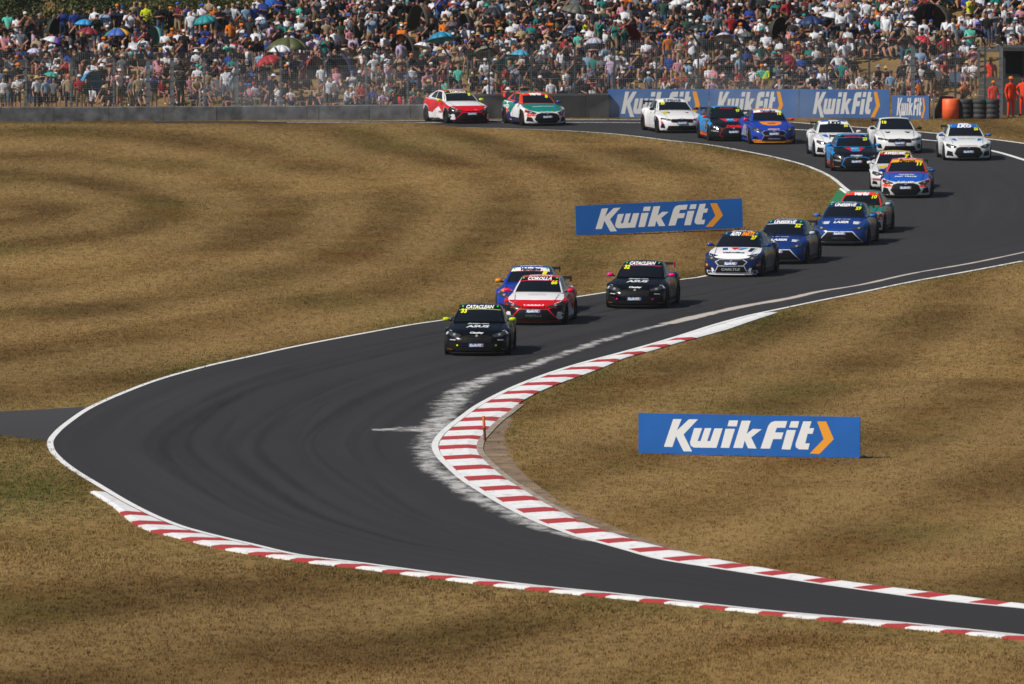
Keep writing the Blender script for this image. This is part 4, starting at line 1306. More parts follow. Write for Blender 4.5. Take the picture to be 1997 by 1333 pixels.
        art=[('front',[(.40,.46),(.58,.52),(.74,.74),(.94,.70),(.94,.44),(.70,.42)],'#ec4028','*wing_panel'),('side',[(-.2,.93),(1.85,.96),(1.7,.66),(.95,.74),(.5,.45)],'#157a72','door_panel'),('side',[(.25,.15),(.95,.15),(.9,.62),(.5,.48)],'#2c3266','sill_panel'),('side',[(.95,.42),(1.05,.72),(.72,.60)],'#ee5636','door_mark'),
             ('side',[(.3,.15),(.62,.15),(.62,.24),(.3,.24)],'#f0941c','sill_mark'),('side',[(1.62,.2),(1.95,.25),(1.85,.62),(1.66,.6)],'#e8432c','quarter_panel')]),
    dict(label='red and white hatchback touring car with lime mirrors, farthest along the grey wall', at=(921,241.5), yaw=-19, front='trap', body=['#e6e7ea','#121316','#c81c26','#e6e7ea','#c41c28','#dcdee1'], strip='#101216', strip_edge='#c8d418', strip_text='COROLLA', strip_w=.70, num=('1', 1), mirror='#cfe010', frame='#c41428', plate_z=.435, roof_text=('morson', '#f0c8cc'),
        text=[('side','coolair',-.55,.50,.5,.12,'#c8202c')],
        art=[('top',[(-.80,-1.55),(-.5,-1.66),(0,-1.70),(.5,-1.66),(.80,-1.55),(.70,-2.0),(.45,-2.13),(-.45,-2.13),(-.70,-2.0)],'#c8141f','bonnet_panel'),('front',[(.70,.19),(.90,.20),(.90,.44),(.74,.42)],'#d5d7da','*corner_panel'),
             ('side',[(-.98,.15),(.95,.15),(.95,.45),(.5,.42),(.1,.60),(-.3,.70),(-.98,.44)],'#e4e5e8','door_panel'),('side',[(-.9,.14),(.2,.14),(-.2,.26),(-.5,.20)],'#20242a','sill_panel'),('side',[(.4,.14),(.7,.14),(.7,.2),(.4,.2)],'#e8921c','sill_mark')]),
]
for s_ in CARS: build_car(s_)
# ------------------------------------------------------------------ advertising boards on the infield
M_BOARD = mat('board_blue', (0.008, 0.120, 0.46, 1), 0.5, vary=0.10, scale=1.2)
M_BOARD_BACK = mat('board_back', (0.05, 0.05, 0.055, 1), 0.7)
M_POST = mat('timber_stake', (0.12, 0.08, 0.05, 1), 0.9)
def ad_board(name, pl, pr, height, label, thick=0.05, split=.505, back=None):
    A, B = G(*pl), G(*pr)
    if back is not None: B = at_depth(pr[0], pr[1], A.y + back)
    d = B - A; w = d.length
    root = empty(name, A, math.atan2(d.y, d.x))
    root.rotation_euler = (0, -math.atan2(d.z, math.hypot(d.x, d.y)), math.atan2(d.y, d.x))
    tag(root, label, 'sign', None)
    zA = 0.0
    for x0, x1 in ((0, w * split - .004), (w * split + .004, w)):
        m = MB(); m.box(((x0 + x1) / 2, thick / 2, height / 2 + .02), (x1 - x0, thick, height))
        m.build('panel', M_BOARD, root)
    V = LOGO_W[0]; o = mesh_obj('lettering', [(u * w, -.004, v * height + .02) for u, v in V], [f for f in LOGO_W[1]], M_KWW, root)
    V = LOGO_Y[0]; o2 = mesh_obj('chevron', [(u * w, -.004, v * height + .02) for u, v in V], [f for f in LOGO_Y[1]], M_KWO, root)
    for q in (o, o2):
        q.data.update()
        for p in q.data.polygons:
            if p.normal.y > 0: p.flip()
    for x in (.15, w * .35, w * .65, w - .15):
        m = MB(); m.tube((x, thick + .03, -.3), (x, thick + .03, height * .96), .025, 6)
        m.tube((x, thick + .03, height * .9), (x, thick + .60, -.1), .018, 5)
        m.build('stake', M_POST, root)
    return root
ad_board('advertising_board', (1245, 886), (1677, 894.5), 1.03, 'blue board with white lettering and amber chevron inside the hairpin')
ad_board('advertising_board', (1124, 460), (1449, 445), 1.03, 'blue board with white lettering on the grass behind the cars, farther of the two', back=1.0)

# marker post at the apex
mp = empty('marker_post', G(946, 861))
tag(mp, 'weathered orange marker post leaning behind the inside kerb', 'post')
m = MB(); m.lathe([(.034, 0), (.034, .30), (.032, .66)], 10); m.v = [(x - z * .06, y, z) for x, y, z in m.v]
o = m.build('post', mat('faded_post', (0.16, 0.035, 0.016, 1), 0.8, vary=0.8, scale=5.0), mp, True)
m = MB(); m.lathe([(.036, .36), (.036, .66), (.001, .665)], 10); m.v = [(x - z * .06, y, z) for x, y, z in m.v]
m.build('sleeve', mat('orange_sleeve', (0.50, 0.10, 0.02, 1), 0.7, vary=0.3, scale=8.0), mp, True)
# ------------------------------------------------------------------ barriers along the far side of the circuit
M_WALL = mat('weathered_concrete', (0.105, 0.11, 0.12, 1), 0.85, vary=0.6, scale=2.2, bump=0.15)
M_BELT = mat('conveyor_belt', (0.030, 0.032, 0.035, 1), 0.7, vary=0.3, scale=2.5)
M_STEEL = mat('galvanised_steel', (0.17, 0.185, 0.20, 1), 0.55, metal=0.3, vary=0.2, scale=3.0)
M_STEELD = mat('dark_steel', (0.045, 0.055, 0.058, 1), 0.6, metal=0.2)
M_WIRE = mat('fence_wire', (0.20, 0.21, 0.22, 1), 0.6, metal=0.3)
WALL_PX = [(-160,238),(0,236.5),(200,235.5),(420,234.5),(640,232.5),(890,231)]
def wall_pt(x): return float(np.interp(x, [p[0] for p in WALL_PX], [p[1] for p in WALL_PX]))

def slab(root, name, A, B, z0, z1, thick, m, bevel=0.03):
    d = Vector((B.x - A.x, B.y - A.y, 0)); n = Vector((-d.y, d.x, 0)).normalized()
    if n.y < 0: n = -n
    prof = [(0, z0), (0, z1 - bevel), (bevel, z1), (thick - bevel, z1), (thick, z1 - bevel), (thick, z0)]
    V = [(p.x + n.x * a, p.y + n.y * a, b) for p in (A, B) for a, b in prof]
    F = [(k, (k + 1) % 6, 6 + (k + 1) % 6, 6 + k) for k in range(6)] + [tuple(range(5, -1, -1)), tuple(range(6, 12))]
    o = mesh_obj(name, V, F, m, root)
    bm = bmesh.new(); bm.from_mesh(o.data); bmesh.ops.recalc_face_normals(bm, faces=bm.faces); bm.to_mesh(o.data); bm.free()
    return o

wall = tag(empty('concrete_wall', G(445, wall_pt(445))), 'low grey concrete block wall below the spectators', 'wall')
bpos = [-120, -10, 105, 212, 318, 423, 538, 599, 622, 720, 800, 893]
for a, b in zip(bpos[:-1], bpos[1:]):
    A, B = G(a + .7, wall_pt(a)), G(b - .7, wall_pt(b))
    o = slab(None, 'block', A, B, -0.3, 0.61 + random.uniform(-.012, .012), 0.30, M_WALL)
    o.parent = wall; o.matrix_parent_inverse = wall.matrix_world.inverted(); o.location = Vector(o.location) 
    o.matrix_parent_inverse = Matrix.Translation(-Vector(wall.location))
belt = tag(empty('tyre_barrier', G(1040, 230)), 'black belt faced tyre barrier between grey wall and blue banners', 'barrier')
for a, b in ((893, 975), (975, 1040), (1040, 1142), (1142, 1188)):
    A, B = G(a + .2, 231 - (a - 890) / 295), G(b - .2, 231 - (b - 890) / 295)
    o = slab(None, 'belt_panel', A, B, -0.1, 1.055 + random.uniform(-.02, .02), 0.55, M_BELT, .05)
    o.parent = belt; o.matrix_parent_inverse = Matrix.Translation(-Vector(belt.location))

M_BAN = mat('banner_blue', (0.055, 0.145, 0.37, 1), 0.6, vary=0.12, scale=0.5)
M_BANW = mat('banner_white', (0.66, 0.68, 0.70, 1), 0.6)
def banner(x0, x1, y0, y1, hgt, label, logo_w, pre=0.0):
    A, B = G(x0, y0), G(x1, y1)
    d = B - A; w = d.length
    root = tag(empty('banner', A, math.atan2(d.y, d.x)), label, 'banner', 'sponsor banners on the far barrier')
    n = 5
    for k in range(2):
        m = MB(); m.box((w * (.25 + .5 * k), .16, hgt / 2), (w * .5 - .01, .32, hgt)); m.build('panel', M_BAN, root)
    for geo, mm, nm in ((LOGO_W, M_BANW, 'lettering'), (LOGO_Y, M_KWO, 'chevron')):
        V = [((pre + (u - .108) / .78 * logo_w) * w, -.006, (v - .5) * hgt * 1.12 + hgt * .5) for u, v in geo[0]]
        o = mesh_obj(nm, V, geo[1], mm, root)
        for p in o.data.polygons:
            if p.normal.y > 0: p.flip()
banner(1186, 1382, 229.5, 229.5, 1.25, 'blue banner with white lettering next to the black barrier', .80, .12)
banner(1383, 1558, 229.5, 230, 1.25, 'blue banner with white lettering, middle one above the royal blue car', .76, .07)
banner(1559, 1735, 230, 230.5, 1.25, 'blue banner with white lettering above the white roofs', .76, .14)
banner(1739, 1812, 231, 231.5, 1.0, 'small blue banner at the end beside the orange block', .78, .12)
eb = tag(empty('end_block', G(1818, 231.5)), 'black angled end block between small banner and orange block', 'barrier')
m = MB(); m.add([(0,0,0),(.95,.3,0),(.95,.9,0),(0,.7,0),(.35,0,1.0),(.95,.3,.95),(.95,.9,.95),(.35,.7,1.0)], [(3,2,1,0),(4,5,6,7),(0,1,5,4),(1,2,6,5),(2,3,7,6),(3,0,4,7)]); m.build('block', M_BELT, eb)
m = MB(); m.box((.06, -.02, .5), (.07, .05, 1.0)); m.build('edge_strip', M_STEEL, eb)
ob_ = tag(empty('foam_block', G(1854, 232)), 'bright orange foam block at the end of the barrier', 'block')
m = MB()
m.lathe([(.30, 0), (.345, .02), (.35, .45), (.345, .86), (.31, .885), (.001, .885)], 20); m.v = [(x * 1.06, y, z) for x, y, z in m.v]
m.build('drum', mat('orange_plastic', (0.80, 0.115, 0.025, 1), 0.5, vary=.12, scale=4), ob_, True)
m = MB(); m.lathe([(.352, .42), (.362, .44), (.352, .46)], 20); m.v = [(x * 1.06, y, z) for x, y, z in m.v]; m.build('rib', mat('orange_plastic', (1, 1, 1, 1)), ob_, True)
ts = tag(empty('tyre_stack', G(1900, 231.5)), 'black wrapped tyre stacks beside the orange block', 'tyres')
for x in (-.42, .22, .75):
    m = MB(); prof = [(.30, 0)]
    for k in range(4): prof += [(.345, .04 + .215 * k), (.36, .11 + .215 * k), (.345, .19 + .215 * k), (.325, .215 + .215 * k)]
    prof += [(.001, .87)]
    m.lathe(prof, 18, c=(x, 0.05 * x, 0)); m.build('tyre_column', M_BELT, ts, True)

# ------------------------------------------------------------------ catch fence
FENCE_PX = [51,138,222,288.7,335.5,398.5,461.5,547,633,714,794.6,874,954,1036,1120.6,1198.5,1280,1361.6,1444,1528,1612.5,1695,1780,1863,1921,1952]
def fence_base(x):
    y = wall_pt(x) if x < 893 else 230.5
    p = G(x, y); p.y += 0.62; p.x *= (p.y / (p.y - .62))
    return p
fence = tag(empty('catch_fence', fence_base(998)), 'tall wire catch fence with steel posts in front of the crowd', 'fence')
FI = Matrix.Translation(-Vector(fence.location))
def fpart(o): o.parent = fence; o.matrix_parent_inverse = FI; return o
def post_top(x): return 2.72 if x < 893 else float(np.interp(x, [893, 1300, 1952], [2.98, 3.22, 3.2]))
for x in [-40] + FENCE_PX:
    p = fence_base(x); h = post_top(x)
    big = x in (288.7, 335.5, 461.5, 1780, 1952)
    w = .16 if big else .085
    m = MB(); m.box((p.x, p.y, h / 2), (w, .10, h))
    m.add([(p.x - w/2, p.y - .05, h), (p.x + w/2, p.y - .05, h), (p.x + w/2, p.y + .05, h), (p.x - w/2, p.y + .05, h),
           (p.x - w/2 - .22, p.y - .45, h + .40), (p.x + w/2 - .22, p.y - .45, h + .40), (p.x + w/2 - .22, p.y - .36, h + .44), (p.x - w/2 - .22, p.y - .36, h + .44)],
          [(3,2,1,0),(4,5,6,7),(0,1,5,4),(1,2,6,5),(2,3,7,6),(3,0,4,7)])
    fpart(m.build('post', M_STEEL if big or x < 893 else M_STEELD))
    if x in (288.7, 335.5, 461.5, 1780):
        for s in ((-1, 1) if x in (461.5, 1780) else ((-1,) if x == 288.7 else (1,))):
            m = MB(); m.tube((p.x + s * .08, p.y + .05, h * .75), (p.x + s * .75, p.y + .5, .25), .035, 6)
            fpart(m.build('brace', M_STEEL))
pts = [fence_base(x) for x in [-60] + FENCE_PX]
hts = [post_top(x) for x in [-60] + FENCE_PX]
cab = [0.75, 1.05, 1.38, 1.7, 2.0, 2.3, 2.62]
for k in cab:
    m = MB()
    for i in range(len(pts) - 1):
        a, b = pts[i], pts[i + 1]
        m.tube((a.x, a.y - .06, k), (b.x, b.y - .06, k * hts[i + 1] / hts[i]), .009, 4)
    fpart(m.build('cable', M_STEEL))
m = MB()
sp = .085
for i in range(len(pts) - 1):
    a, b = pts[i], pts[i + 1]
    L = (b - a).length; h0, h1 = .62, hts[i] + .25
    n = int(L / sp)
    for j in range(n):
        f = j / n; q = a.lerp(b, f)
        m.add([(q.x - .0035, q.y - .055, h0), (q.x + .0035, q.y - .055, h0), (q.x + .0035, q.y - .055, h1), (q.x - .0035, q.y - .055, h1)], [(0, 1, 2, 3)])
    z = h0
    while z < h1:
        m.add([(a.x, a.y - .057, z - .003), (b.x, b.y - .057, z - .003), (b.x, b.y - .057, z + .003), (a.x, a.y - .057, z + .003)], [(0, 1, 2, 3)])
        z += sp
o = fpart(m.build('wire_mesh', M_WIRE)); o['kind'] = 'stuff'

# ------------------------------------------------------------------ marshal post
M_HUT = mat('hut_cladding', (0.035, 0.037, 0.04, 1), 0.8, vary=.25, scale=3)
M_HUTL = mat('hut_boards', (0.095, 0.10, 0.105, 1), 0.8, vary=.25, scale=3)
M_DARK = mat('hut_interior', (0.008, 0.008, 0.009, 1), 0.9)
def on_y(px, py, Y): return at_depth(px, py, Y)
HY = 497.5
hut = tag(empty('marshal_post', on_y(2000, 229, HY)), 'dark clad marshal post at the end of the fence', 'hut')
HI = Matrix.Translation(-Vector(hut.location))
def hpart(o): o.parent = hut; o.matrix_parent_inverse = HI; return o
def face_box(x0, x1, y0, y1, Y, depth, m, name):
    a, b = on_y(x0, y1, Y), on_y(x1, y0, Y)
    mb = MB(); mb.box(((a.x + b.x) / 2, Y + depth / 2, (a.z + b.z) / 2), (b.x - a.x, depth, b.z - a.z))
    return hpart(mb.build(name, m))
face_box(1948, 2130, 92, 99, HY - .3, 3.2, M_HUT, 'roof')
face_box(1954, 2130, 150, 229, HY + .3, .1, M_HUT, 'front_wall')
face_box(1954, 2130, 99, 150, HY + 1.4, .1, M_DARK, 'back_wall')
for x in (1957, 1994, 2060): face_box(x, x + 4, 99, 150, HY + .28, .12, M_HUT, 'window_post')
face_box(1906, 1911, 98, 150, HY + .9, .12, M_HUTL, 'corner_post')
face_box(1908, 1952, 96, 101, HY + .9, 1.2, M_HUTL, 'lintel')
yy = 150
while yy < 226:
    face_box(1908, 1951, yy, yy + 11, HY + .9 + random.uniform(0, .03), .05, M_HUTL, 'plank'); yy += 12
# ------------------------------------------------------------------ people
def skeleton(pose):
    """joint positions of one figure facing the camera side (-y)"""
    J = {}
    def base(px, py, pz, lean=0.0, twist=0.0):
        s, c = math.sin(lean), math.cos(lean)
        def up(h, dx=0): return (px + dx, py - h * s, pz + h * c)
        J['pelvis'] = (px, py, pz); J['waist'] = up(.17); J['chest'] = up(.40); J['neckb'] = up(.52); J['neck'] = up(.58); 
        hx = up(.58)
        J['head'] = (px, hx[1] - .02, hx[2] + .10); J['crown'] = (px, hx[1] - .015, hx[2] + .215)
        for sd in (-1, 1):
            n = 'L' if sd < 0 else 'R'
            J['sh' + n] = up(.46, sd * .185)
            J['hip' + n] = (px + sd * .095, py, pz - .03)
    if pose.startswith('stand'):
        base(0, 0, .93, .02)
        for sd, n in ((-1, 'L'), (1, 'R')):
            J['knee' + n] = (sd * .11, -.02, .49); J['ank' + n] = (sd * .12, .02, .08); J['toe' + n] = (sd * .14, -.13, .035)
    elif pose.startswith('chair'):
        base(0, 0, .46, -.12 if pose != 'chair_fwd' else .28)
        for sd, n in ((-1, 'L'), (1, 'R')):
            J['knee' + n] = (sd * .13, -.43, .49); J['ank' + n] = (sd * .14, -.47, .08); J['toe' + n] = (sd * .15, -.62, .035)
    elif pose.startswith('ground'):
        base(0, 0, .11, .08)
        for sd, n in ((-1, 'L'), (1, 'R')):
            J['knee' + n] = (sd * .15, -.36, .42); J['ank' + n] = (sd * .14, -.58, .07); J['toe' + n] = (sd * .15, -.72, .04)
    elif pose == 'recline':
        base(0, 0, .11, -.45)
        for sd, n in ((-1, 'L'), (1, 'R')):
            J['knee' + n] = (sd * .12, -.42, .20 if sd < 0 else .34); J['ank' + n] = (sd * .14, -.84, .07); J['toe' + n] = (sd * .16, -.90, .16)
    sh = lambda n: Vector(J['sh' + n])
    P = Vector(J['pelvis'])
    arms = {
        'stand': [(.25,.03,-.28),(.24,-.06,-.53)], 'stand_cross': [(.25,-.02,-.26),(.02,-.22,-.22)], 'stand_look': [(.30,-.10,-.17),(.09,-.20,.10)],
        'stand_cam': [(.27,-.12,-.20),(.07,-.24,.10)], 'stand_hip': [(.38,.04,-.24),(.20,-.08,-.42)],
        'chair': [(.24,-.08,-.26),(.14,-.32,-.33)], 'chair_fwd': [(.24,-.12,-.24),(.10,-.24,-.36)], 'chair_cross': [(.25,-.05,-.25),(.02,-.22,-.22)],
        'chair_look': [(.30,-.12,-.15),(.09,-.20,.10)],
        'ground': [(.24,-.12,-.22),(.12,-.36,-.10)], 'ground_hug': [(.24,-.16,-.18),(.03,-.42,-.16)], 'ground_look': [(.30,-.12,-.14),(.08,-.20,.10)],
        'recline': [(.26,.12,-.24),(.28,.22,-.40)],
    }[pose]
    for sd, n in ((-1, 'L'), (1, 'R')):
        o = Vector((0, sh(n).y, sh(n).z))
        (ex, ey, ez), (wx, wy, wz) = arms
        if pose in ('stand_look', 'chair_look', 'ground_look') and sd > 0:
            (ex, ey, ez), (wx, wy, wz) = ((.25,-.02,-.27),(.18,-.20,-.40))
        J['elb' + n] = tuple(o + Vector((sd * ex, ey, ez))); J['wri' + n] = tuple(o + Vector((sd * wx, wy, wz)))
        e, w = Vector(J['elb' + n]), Vector(J['wri' + n])
        J['hand' + n] = tuple(w + (w - e).normalized() * .11)
    return J
RAD = dict(pelvis=(.155,.115), waist=(.135,.10), chest=(.165,.115), neckb=(.10,.075), neck=(.055,.055), head=(.075,.09), crown=(.062,.07),
           sh=(.075,.07), elb=(.045,.045), wri=(.034,.03), hand=(.042,.022), hip=(.10,.10), knee=(.062,.062), ank=(.042,.045), toe=(.045,.03))
EDGES = [('pelvis','waist'),('waist','chest'),('chest','neckb'),('neckb','neck'),('neck','head'),('head','crown')]
for n in 'LR':
    EDGES += [('chest','sh'+n),('sh'+n,'elb'+n),('elb'+n,'wri'+n),('wri'+n,'hand'+n),('pelvis','hip'+n),('hip'+n,'knee'+n),('knee'+n,'ank'+n),('ank'+n,'toe'+n)]
REG = {'waist':'shirt','chest':'shirt','neckb':'shirt','neck':'skin','head':'skin','crown':'skin','sh':'shirt','elb':'sleeve','wri':'fore','hand':'skin','hip':'leg','knee':'leg','ank':'shin','toe':'shoe'}
REGN = ['skin','shirt','sleeve','fore','leg','shin','shoe','hair']

def grow_person(pose, sub, fingers=False):
    J = skeleton(pose)
    names = list(J); idx = {n: i for i, n in enumerate(names)}
    V = [J[n] for n in names]; E = [(idx[a], idx[b]) for a, b in EDGES]
    rad = [RAD[n] if n in RAD else RAD[n[:-1]] for n in names]
    if fingers:
        for n in 'LR':
            w, h = Vector(J['wri' + n]), Vector(J['hand' + n])
            d = (h - w).normalized(); s = d.cross(Vector((0, 1, 0))).normalized()
            sd = -1 if n == 'L' else 1
            hi = idx['hand' + n]
            for k, ln in enumerate((.062, .075, .07, .055)):
                o = (k - 1.5) * .022
                V.append(tuple(h + s * o + d * .02)); V.append(tuple(h + s * o + d * (.02 + ln * .6))); V.append(tuple(h + s * o * 1.05 + d * (.02 + ln) + Vector((-sd * .012, 0, 0))))
                b = len(V); E += [(hi, b - 3), (b - 3, b - 2), (b - 2, b - 1)]; rad += [(.011, .011), (.010, .010), (.008, .008)]
            V.append(tuple(w + d * .04 + Vector((0, -.035, 0)))); V.append(tuple(w + d * .09 + Vector((0, -.055, 0))))
            b = len(V); wi = idx['wri' + n]; E += [(wi, b - 2), (b - 2, b - 1)]; rad += [(.013, .013), (.010, .010)]
    me = bpy.data.meshes.new('person_source'); me.from_pydata(V, E, [])
    ob = bpy.data.objects.new('person_source', me); COL.objects.link(ob)
    ob.modifiers.new('skin', 'SKIN').use_smooth_shade = True
    for i, r in enumerate(rad):
        me.skin_vertices[0].data[i].radius = r
    me.skin_vertices[0].data[idx['pelvis']].use_root = True
    if sub:
        s = ob.modifiers.new('sub', 'SUBSURF'); s.levels = sub; s.render_levels = sub
    bpy.context.view_layer.update()
    ev = ob.evaluated_get(bpy.context.evaluated_depsgraph_get()); m2 = ev.to_mesh()
    PV = np.array([v.co[:] for v in m2.vertices]); PF = [tuple(p.vertices) for p in m2.polygons]
    ev.to_mesh_clear(); bpy.data.objects.remove(ob); bpy.data.meshes.remove(me)
    # region of every face: nearest bone
    seg = []
    for a, b in EDGES:
        k = b if b in REG else b[:-1]
        seg.append((np.array(J[a]), np.array(J[b]), REG[k]))
    hc = np.array(J['head'])
    reg = []
    for f in PF:
        c = PV[list(f)].mean(0); best = (9e9, 'shirt')
        for a, b, r in seg:
            ab = b - a; t = np.clip(np.dot(c - a, ab) / np.dot(ab, ab), 0, 1)
            d = np.linalg.norm(c - a - ab * t) / (1.35 if r in ('shirt',) else 1.0)
            if d < best[0]: best = (d, r)
        r = best[1]
        if r == 'shirt' and c[2] < J['pelvis'][2] + .03: r = 'leg'
        if r == 'skin' and np.linalg.norm(c - hc) < .22 and (c[2] > hc[2] + .045 or (c[1] > hc[1] + .0 and c[2] > hc[2] - .05)): r = 'hair'
        reg.append(REGN.index(r))
    # fan into triangles count stays small; keep quads
    return dict(V=PV, F=PF, reg=np.array(reg), head=hc, J=J)
POSES = ['stand','stand_cross','stand_look','stand_cam','stand_hip','chair','chair_fwd','chair_cross','chair_look','ground','ground_hug','ground_look','recline']
FINE = {p: grow_person(p, 1) for p in POSES}
COARSE = {p: grow_person(p, 0) for p in POSES}
FINGERED = {p: grow_person(p, 2, True) for p in ('stand', 'stand_hip')}

def colour_material(name, rough=.8):
    m = bpy.data.materials.new(name); m.use_nodes = True
    nt = Nt(m); b = nt.n['Principled BSDF']
    at = nt.new('ShaderNodeAttribute', attribute_name='dye')
    n = nt.rng(nt.noise(nt.new('ShaderNodeTexCoord').outputs['Object'], 14.0, 3, .6), .3, .7, .8, 1.12)
    vm = nt.new('ShaderNodeVectorMath', operation='SCALE')
    nt.l.new(at.outputs['Color'], vm.inputs[0]); nt.l.new(n, vm.inputs[3])
    nt.l.new(vm.outputs[0], b.inputs['Base Color'])
    b.inputs['Roughness'].default_value = rough; b.inputs['Specular IOR Level'].default_value = .25
    return m
M_CLOTH = colour_material('clothes_and_skin')

def hat_geo(kind):
    m = MB()
    if kind == 'cap':
        m.lathe([(.112,-.01),(.114,.03),(.098,.075),(.06,.10),(.001,.108)], 10)
        br = [(.085 * math.cos(t), -.10 - .085 * math.sin(t) * 1.0, -.004) for t in np.linspace(0, math.pi, 6)]
        m.add([(-.095,-.05,.004),(.095,-.05,.004)] + br, [(0,1,2),(0,2,3),(0,3,4),(0,4,5),(0,5,6),(0,6,7)])
    else:
        m.lathe([(.20,-.03),(.19,-.015),(.115,.0),(.112,.05),(.09,.09),(.001,.10)], 12)
    return np.array(m.v), m.f
HATS = {k: hat_geo(k) for k in ('cap', 'brim')}
SHIRT = [('white','#dfe3ea',27),('black','#0b0c0e',36),('navy','#121a2e',15),('grey','#6a6f76',7),('light blue','#86a4c0',5),('royal blue','#1e3f90',4.5),('orange','#d8741c',2.6),
         ('red','#a01c24',3),('teal','#1f7a72',2.4),('pink','#c88a98',3.4),('beige','#a89678',4),('green','#26483a',2.5),('dark grey','#2a2d31',12),('yellow','#c8d818',.5),('maroon','#5a1f2a',2.5),('mint','#5ac8b4',1),('lilac','#b7a5c4',2)]
TROU = [('navy','#1b2438',3),('black','#141518',4),('beige','#9c8868',3),('denim','#3f5878',4),('grey','#55595e',3),('khaki','#6c6246',2),('white','#c8c8c6',.5)]
HAT = [('white','#d8dadc',3),('black','#17181b',5),('blue','#2450a8',2),('navy','#1a2238',3),('orange','#e0781c',1.1),('red','#a02028',.8),('straw','#b69a64',.9),('grey','#8a8e92',1.5),('teal','#1f9c94',.6)]
SKIN = ['#b8866c','#b07a62','#9c6a54','#c09078','#7c503c','#ac7868','#bc8874']
HAIR = ['#2a1c14','#1a1512','#4a3220','#7a5a38','#8c8078','#5a4030','#a88a5a']
def pick(tab, r):
    t = r.uniform(0, sum(x[2] for x in tab)); 
    for x in tab:
        t -= x[2]
        if t <= 0: return x
    return tab[-1]
def outfit(r, shirt=None, hat='?'):
    sh = next((x for x in SHIRT if x[0] == shirt), None) or pick(SHIRT, r)
    tr = pick(TROU, r); sk = r.choice(SKIN); ha = r.choice(HAIR)
    bare = r.random() < .12; shorts = r.random() < .6; longs = r.random() < .15
    if hat == '?': ht = pick(HAT, r) if r.random() < .52 else None
    elif hat is None: ht = None
    else: ht = next(x for x in HAT if x[0] == hat)
    L = lambda c: np.array(lin(c))
    cols = np.stack([L(sk), L(sh[1]), L(sk) if bare else L(sh[1]), L(sh[1]) if longs else L(sk), L(tr[1]), L(sk) if shorts else L(tr[1]), L(r.choice(['#d8d8d8','#2a2a2c','#6a5a4a'])), L(ha)])
    cols[:, :3] *= np.array([.86, .85, .86])
    return dict(shirt=sh[0], trousers=tr[0], shorts=shorts, hat=ht, hatkind=('brim' if ht and (ht[0] == 'straw' or r.random() < .2) else 'cap'), cols=cols)

def person_obj(src, of, loc, rz, label, group, scale=1.0, name='person', cat='person'):
    o = mesh_obj(name, src['V'].tolist(), src['F'], M_CLOTH, None, True)
    at = o.data.attributes.new('dye', 'FLOAT_COLOR', 'FACE')
    at.data.foreach_set('color', of['cols'][src['reg']].astype(np.float32).ravel())
    o.location = loc; o.rotation_euler = (0, 0, rz); o.scale = (scale,) * 3
    tag(o, label, cat, group)
    if of['hat']:
        V, F = HATS[of['hatkind']]; V = V * .88
        h = mesh_obj('sun_hat' if of['hatkind'] == 'brim' else 'cap', (V + src['head'] + np.array([0, .005, .06])).tolist(), F, mat('hat_' + of['hat'][0], lin(of['hat'][1]), .8), o, True)
    return o

# crowd layout ------------------------------------------------------
def bank_at(px, py):
    """point of the bank surface seen at a pixel"""
    lo, hi = 495.0, 548.0
    for _ in range(40):
        Y = (lo + hi) / 2
        p = at_depth(px, py, Y)
        zz = max(0.0, (Y - BANK_Y0) * BANK_SLOPE)
        if p.z > zz: lo = Y
        else: hi = Y
    return Vector((p.x, Y, max(zz, 0)))

# things people brought: canopy things first, so that the crowd leaves room
UMB = [  # x, y of canopy centre, width in px, colours, tilt, wording
    (166,44,36,['#2a8cc8'],.1,'sky blue'),(173,61,45,['#15161a','#15161a','#7a1c28','#7a1c28'],.1,'black and dark red'),(230,63,48,['#2f8a4a','#3558a4','#e0a41c','#d8962a'],.05,'green, blue and yellow'),
    (108,78,38,['#2a4ab0','#c8ccd8','#6a3c9c'],.3,'blue, white and purple'),(67,98,24,['#b8b4d0'],.1,'pale lilac small'),(399,37,42,['#0f8088'],.2,'dark teal'),
    (563,86,75,['#555a30','#4a5028','#626438'],.05,'wide camouflage green'),(548,95,40,['#d2d4de'],.0,'white domed'),(508,36,20,['#d8d8e0'],.1,'small white'),
    (858,71,48,['#1a7aa0','#38a4cc'],.25,'bright blue two-tone'),(827,88,30,['#d8d8de'],.3,'white tilted'),(945,100,44,['#59614f','#6a7260'],-.5,'grey green tilted'),
    (1125,17,48,['#26282a','#55564e'],.2,'charcoal and grey'),(1160,79,33,['#a9a8bc'],.0,'pale grey flat'),(1108,66,25,['#252c3c'],.0,'dark navy small'),(1016,103,35,['#2f86a8','#3a9cc0'],.1,'turquoise'),
    (1370,56,48,['#10231c'],.2,'very dark green'),(1278,58,36,['#131417'],.1,'plain black'),(1412,70,32,['#c2c0d0','#a8a8bc'],.4,'white and lilac tilted'),(1457,66,24,['#4c5250'],.2,'small slate grey'),
    (1583,40,50,['#132a58'],.0,'deep navy blue'),(1628,30,40,['#17191c','#c8ccd2'],.2,'black and white panelled'),(1547,120,35,['#8e1c34'],.9,'crimson lowered'),(1648,9,36,['#8a6a50'],.0,'tan'),
    (1910,62,26,['#2c2258'],.6,'purple lowered'),(520,117,48,['#a01c26'],.3,'dark red low'),(102,145,27,['#2aa39c'],.2,'small teal low'),(1320,4,30,['#d0d0d0','#c8a828'],.1,'white and yellow'),(1806,77,30,['#b02430'],.5,'red tilted low'),
    (965,22,40,['#1c2024'],.2,'black wide high')]
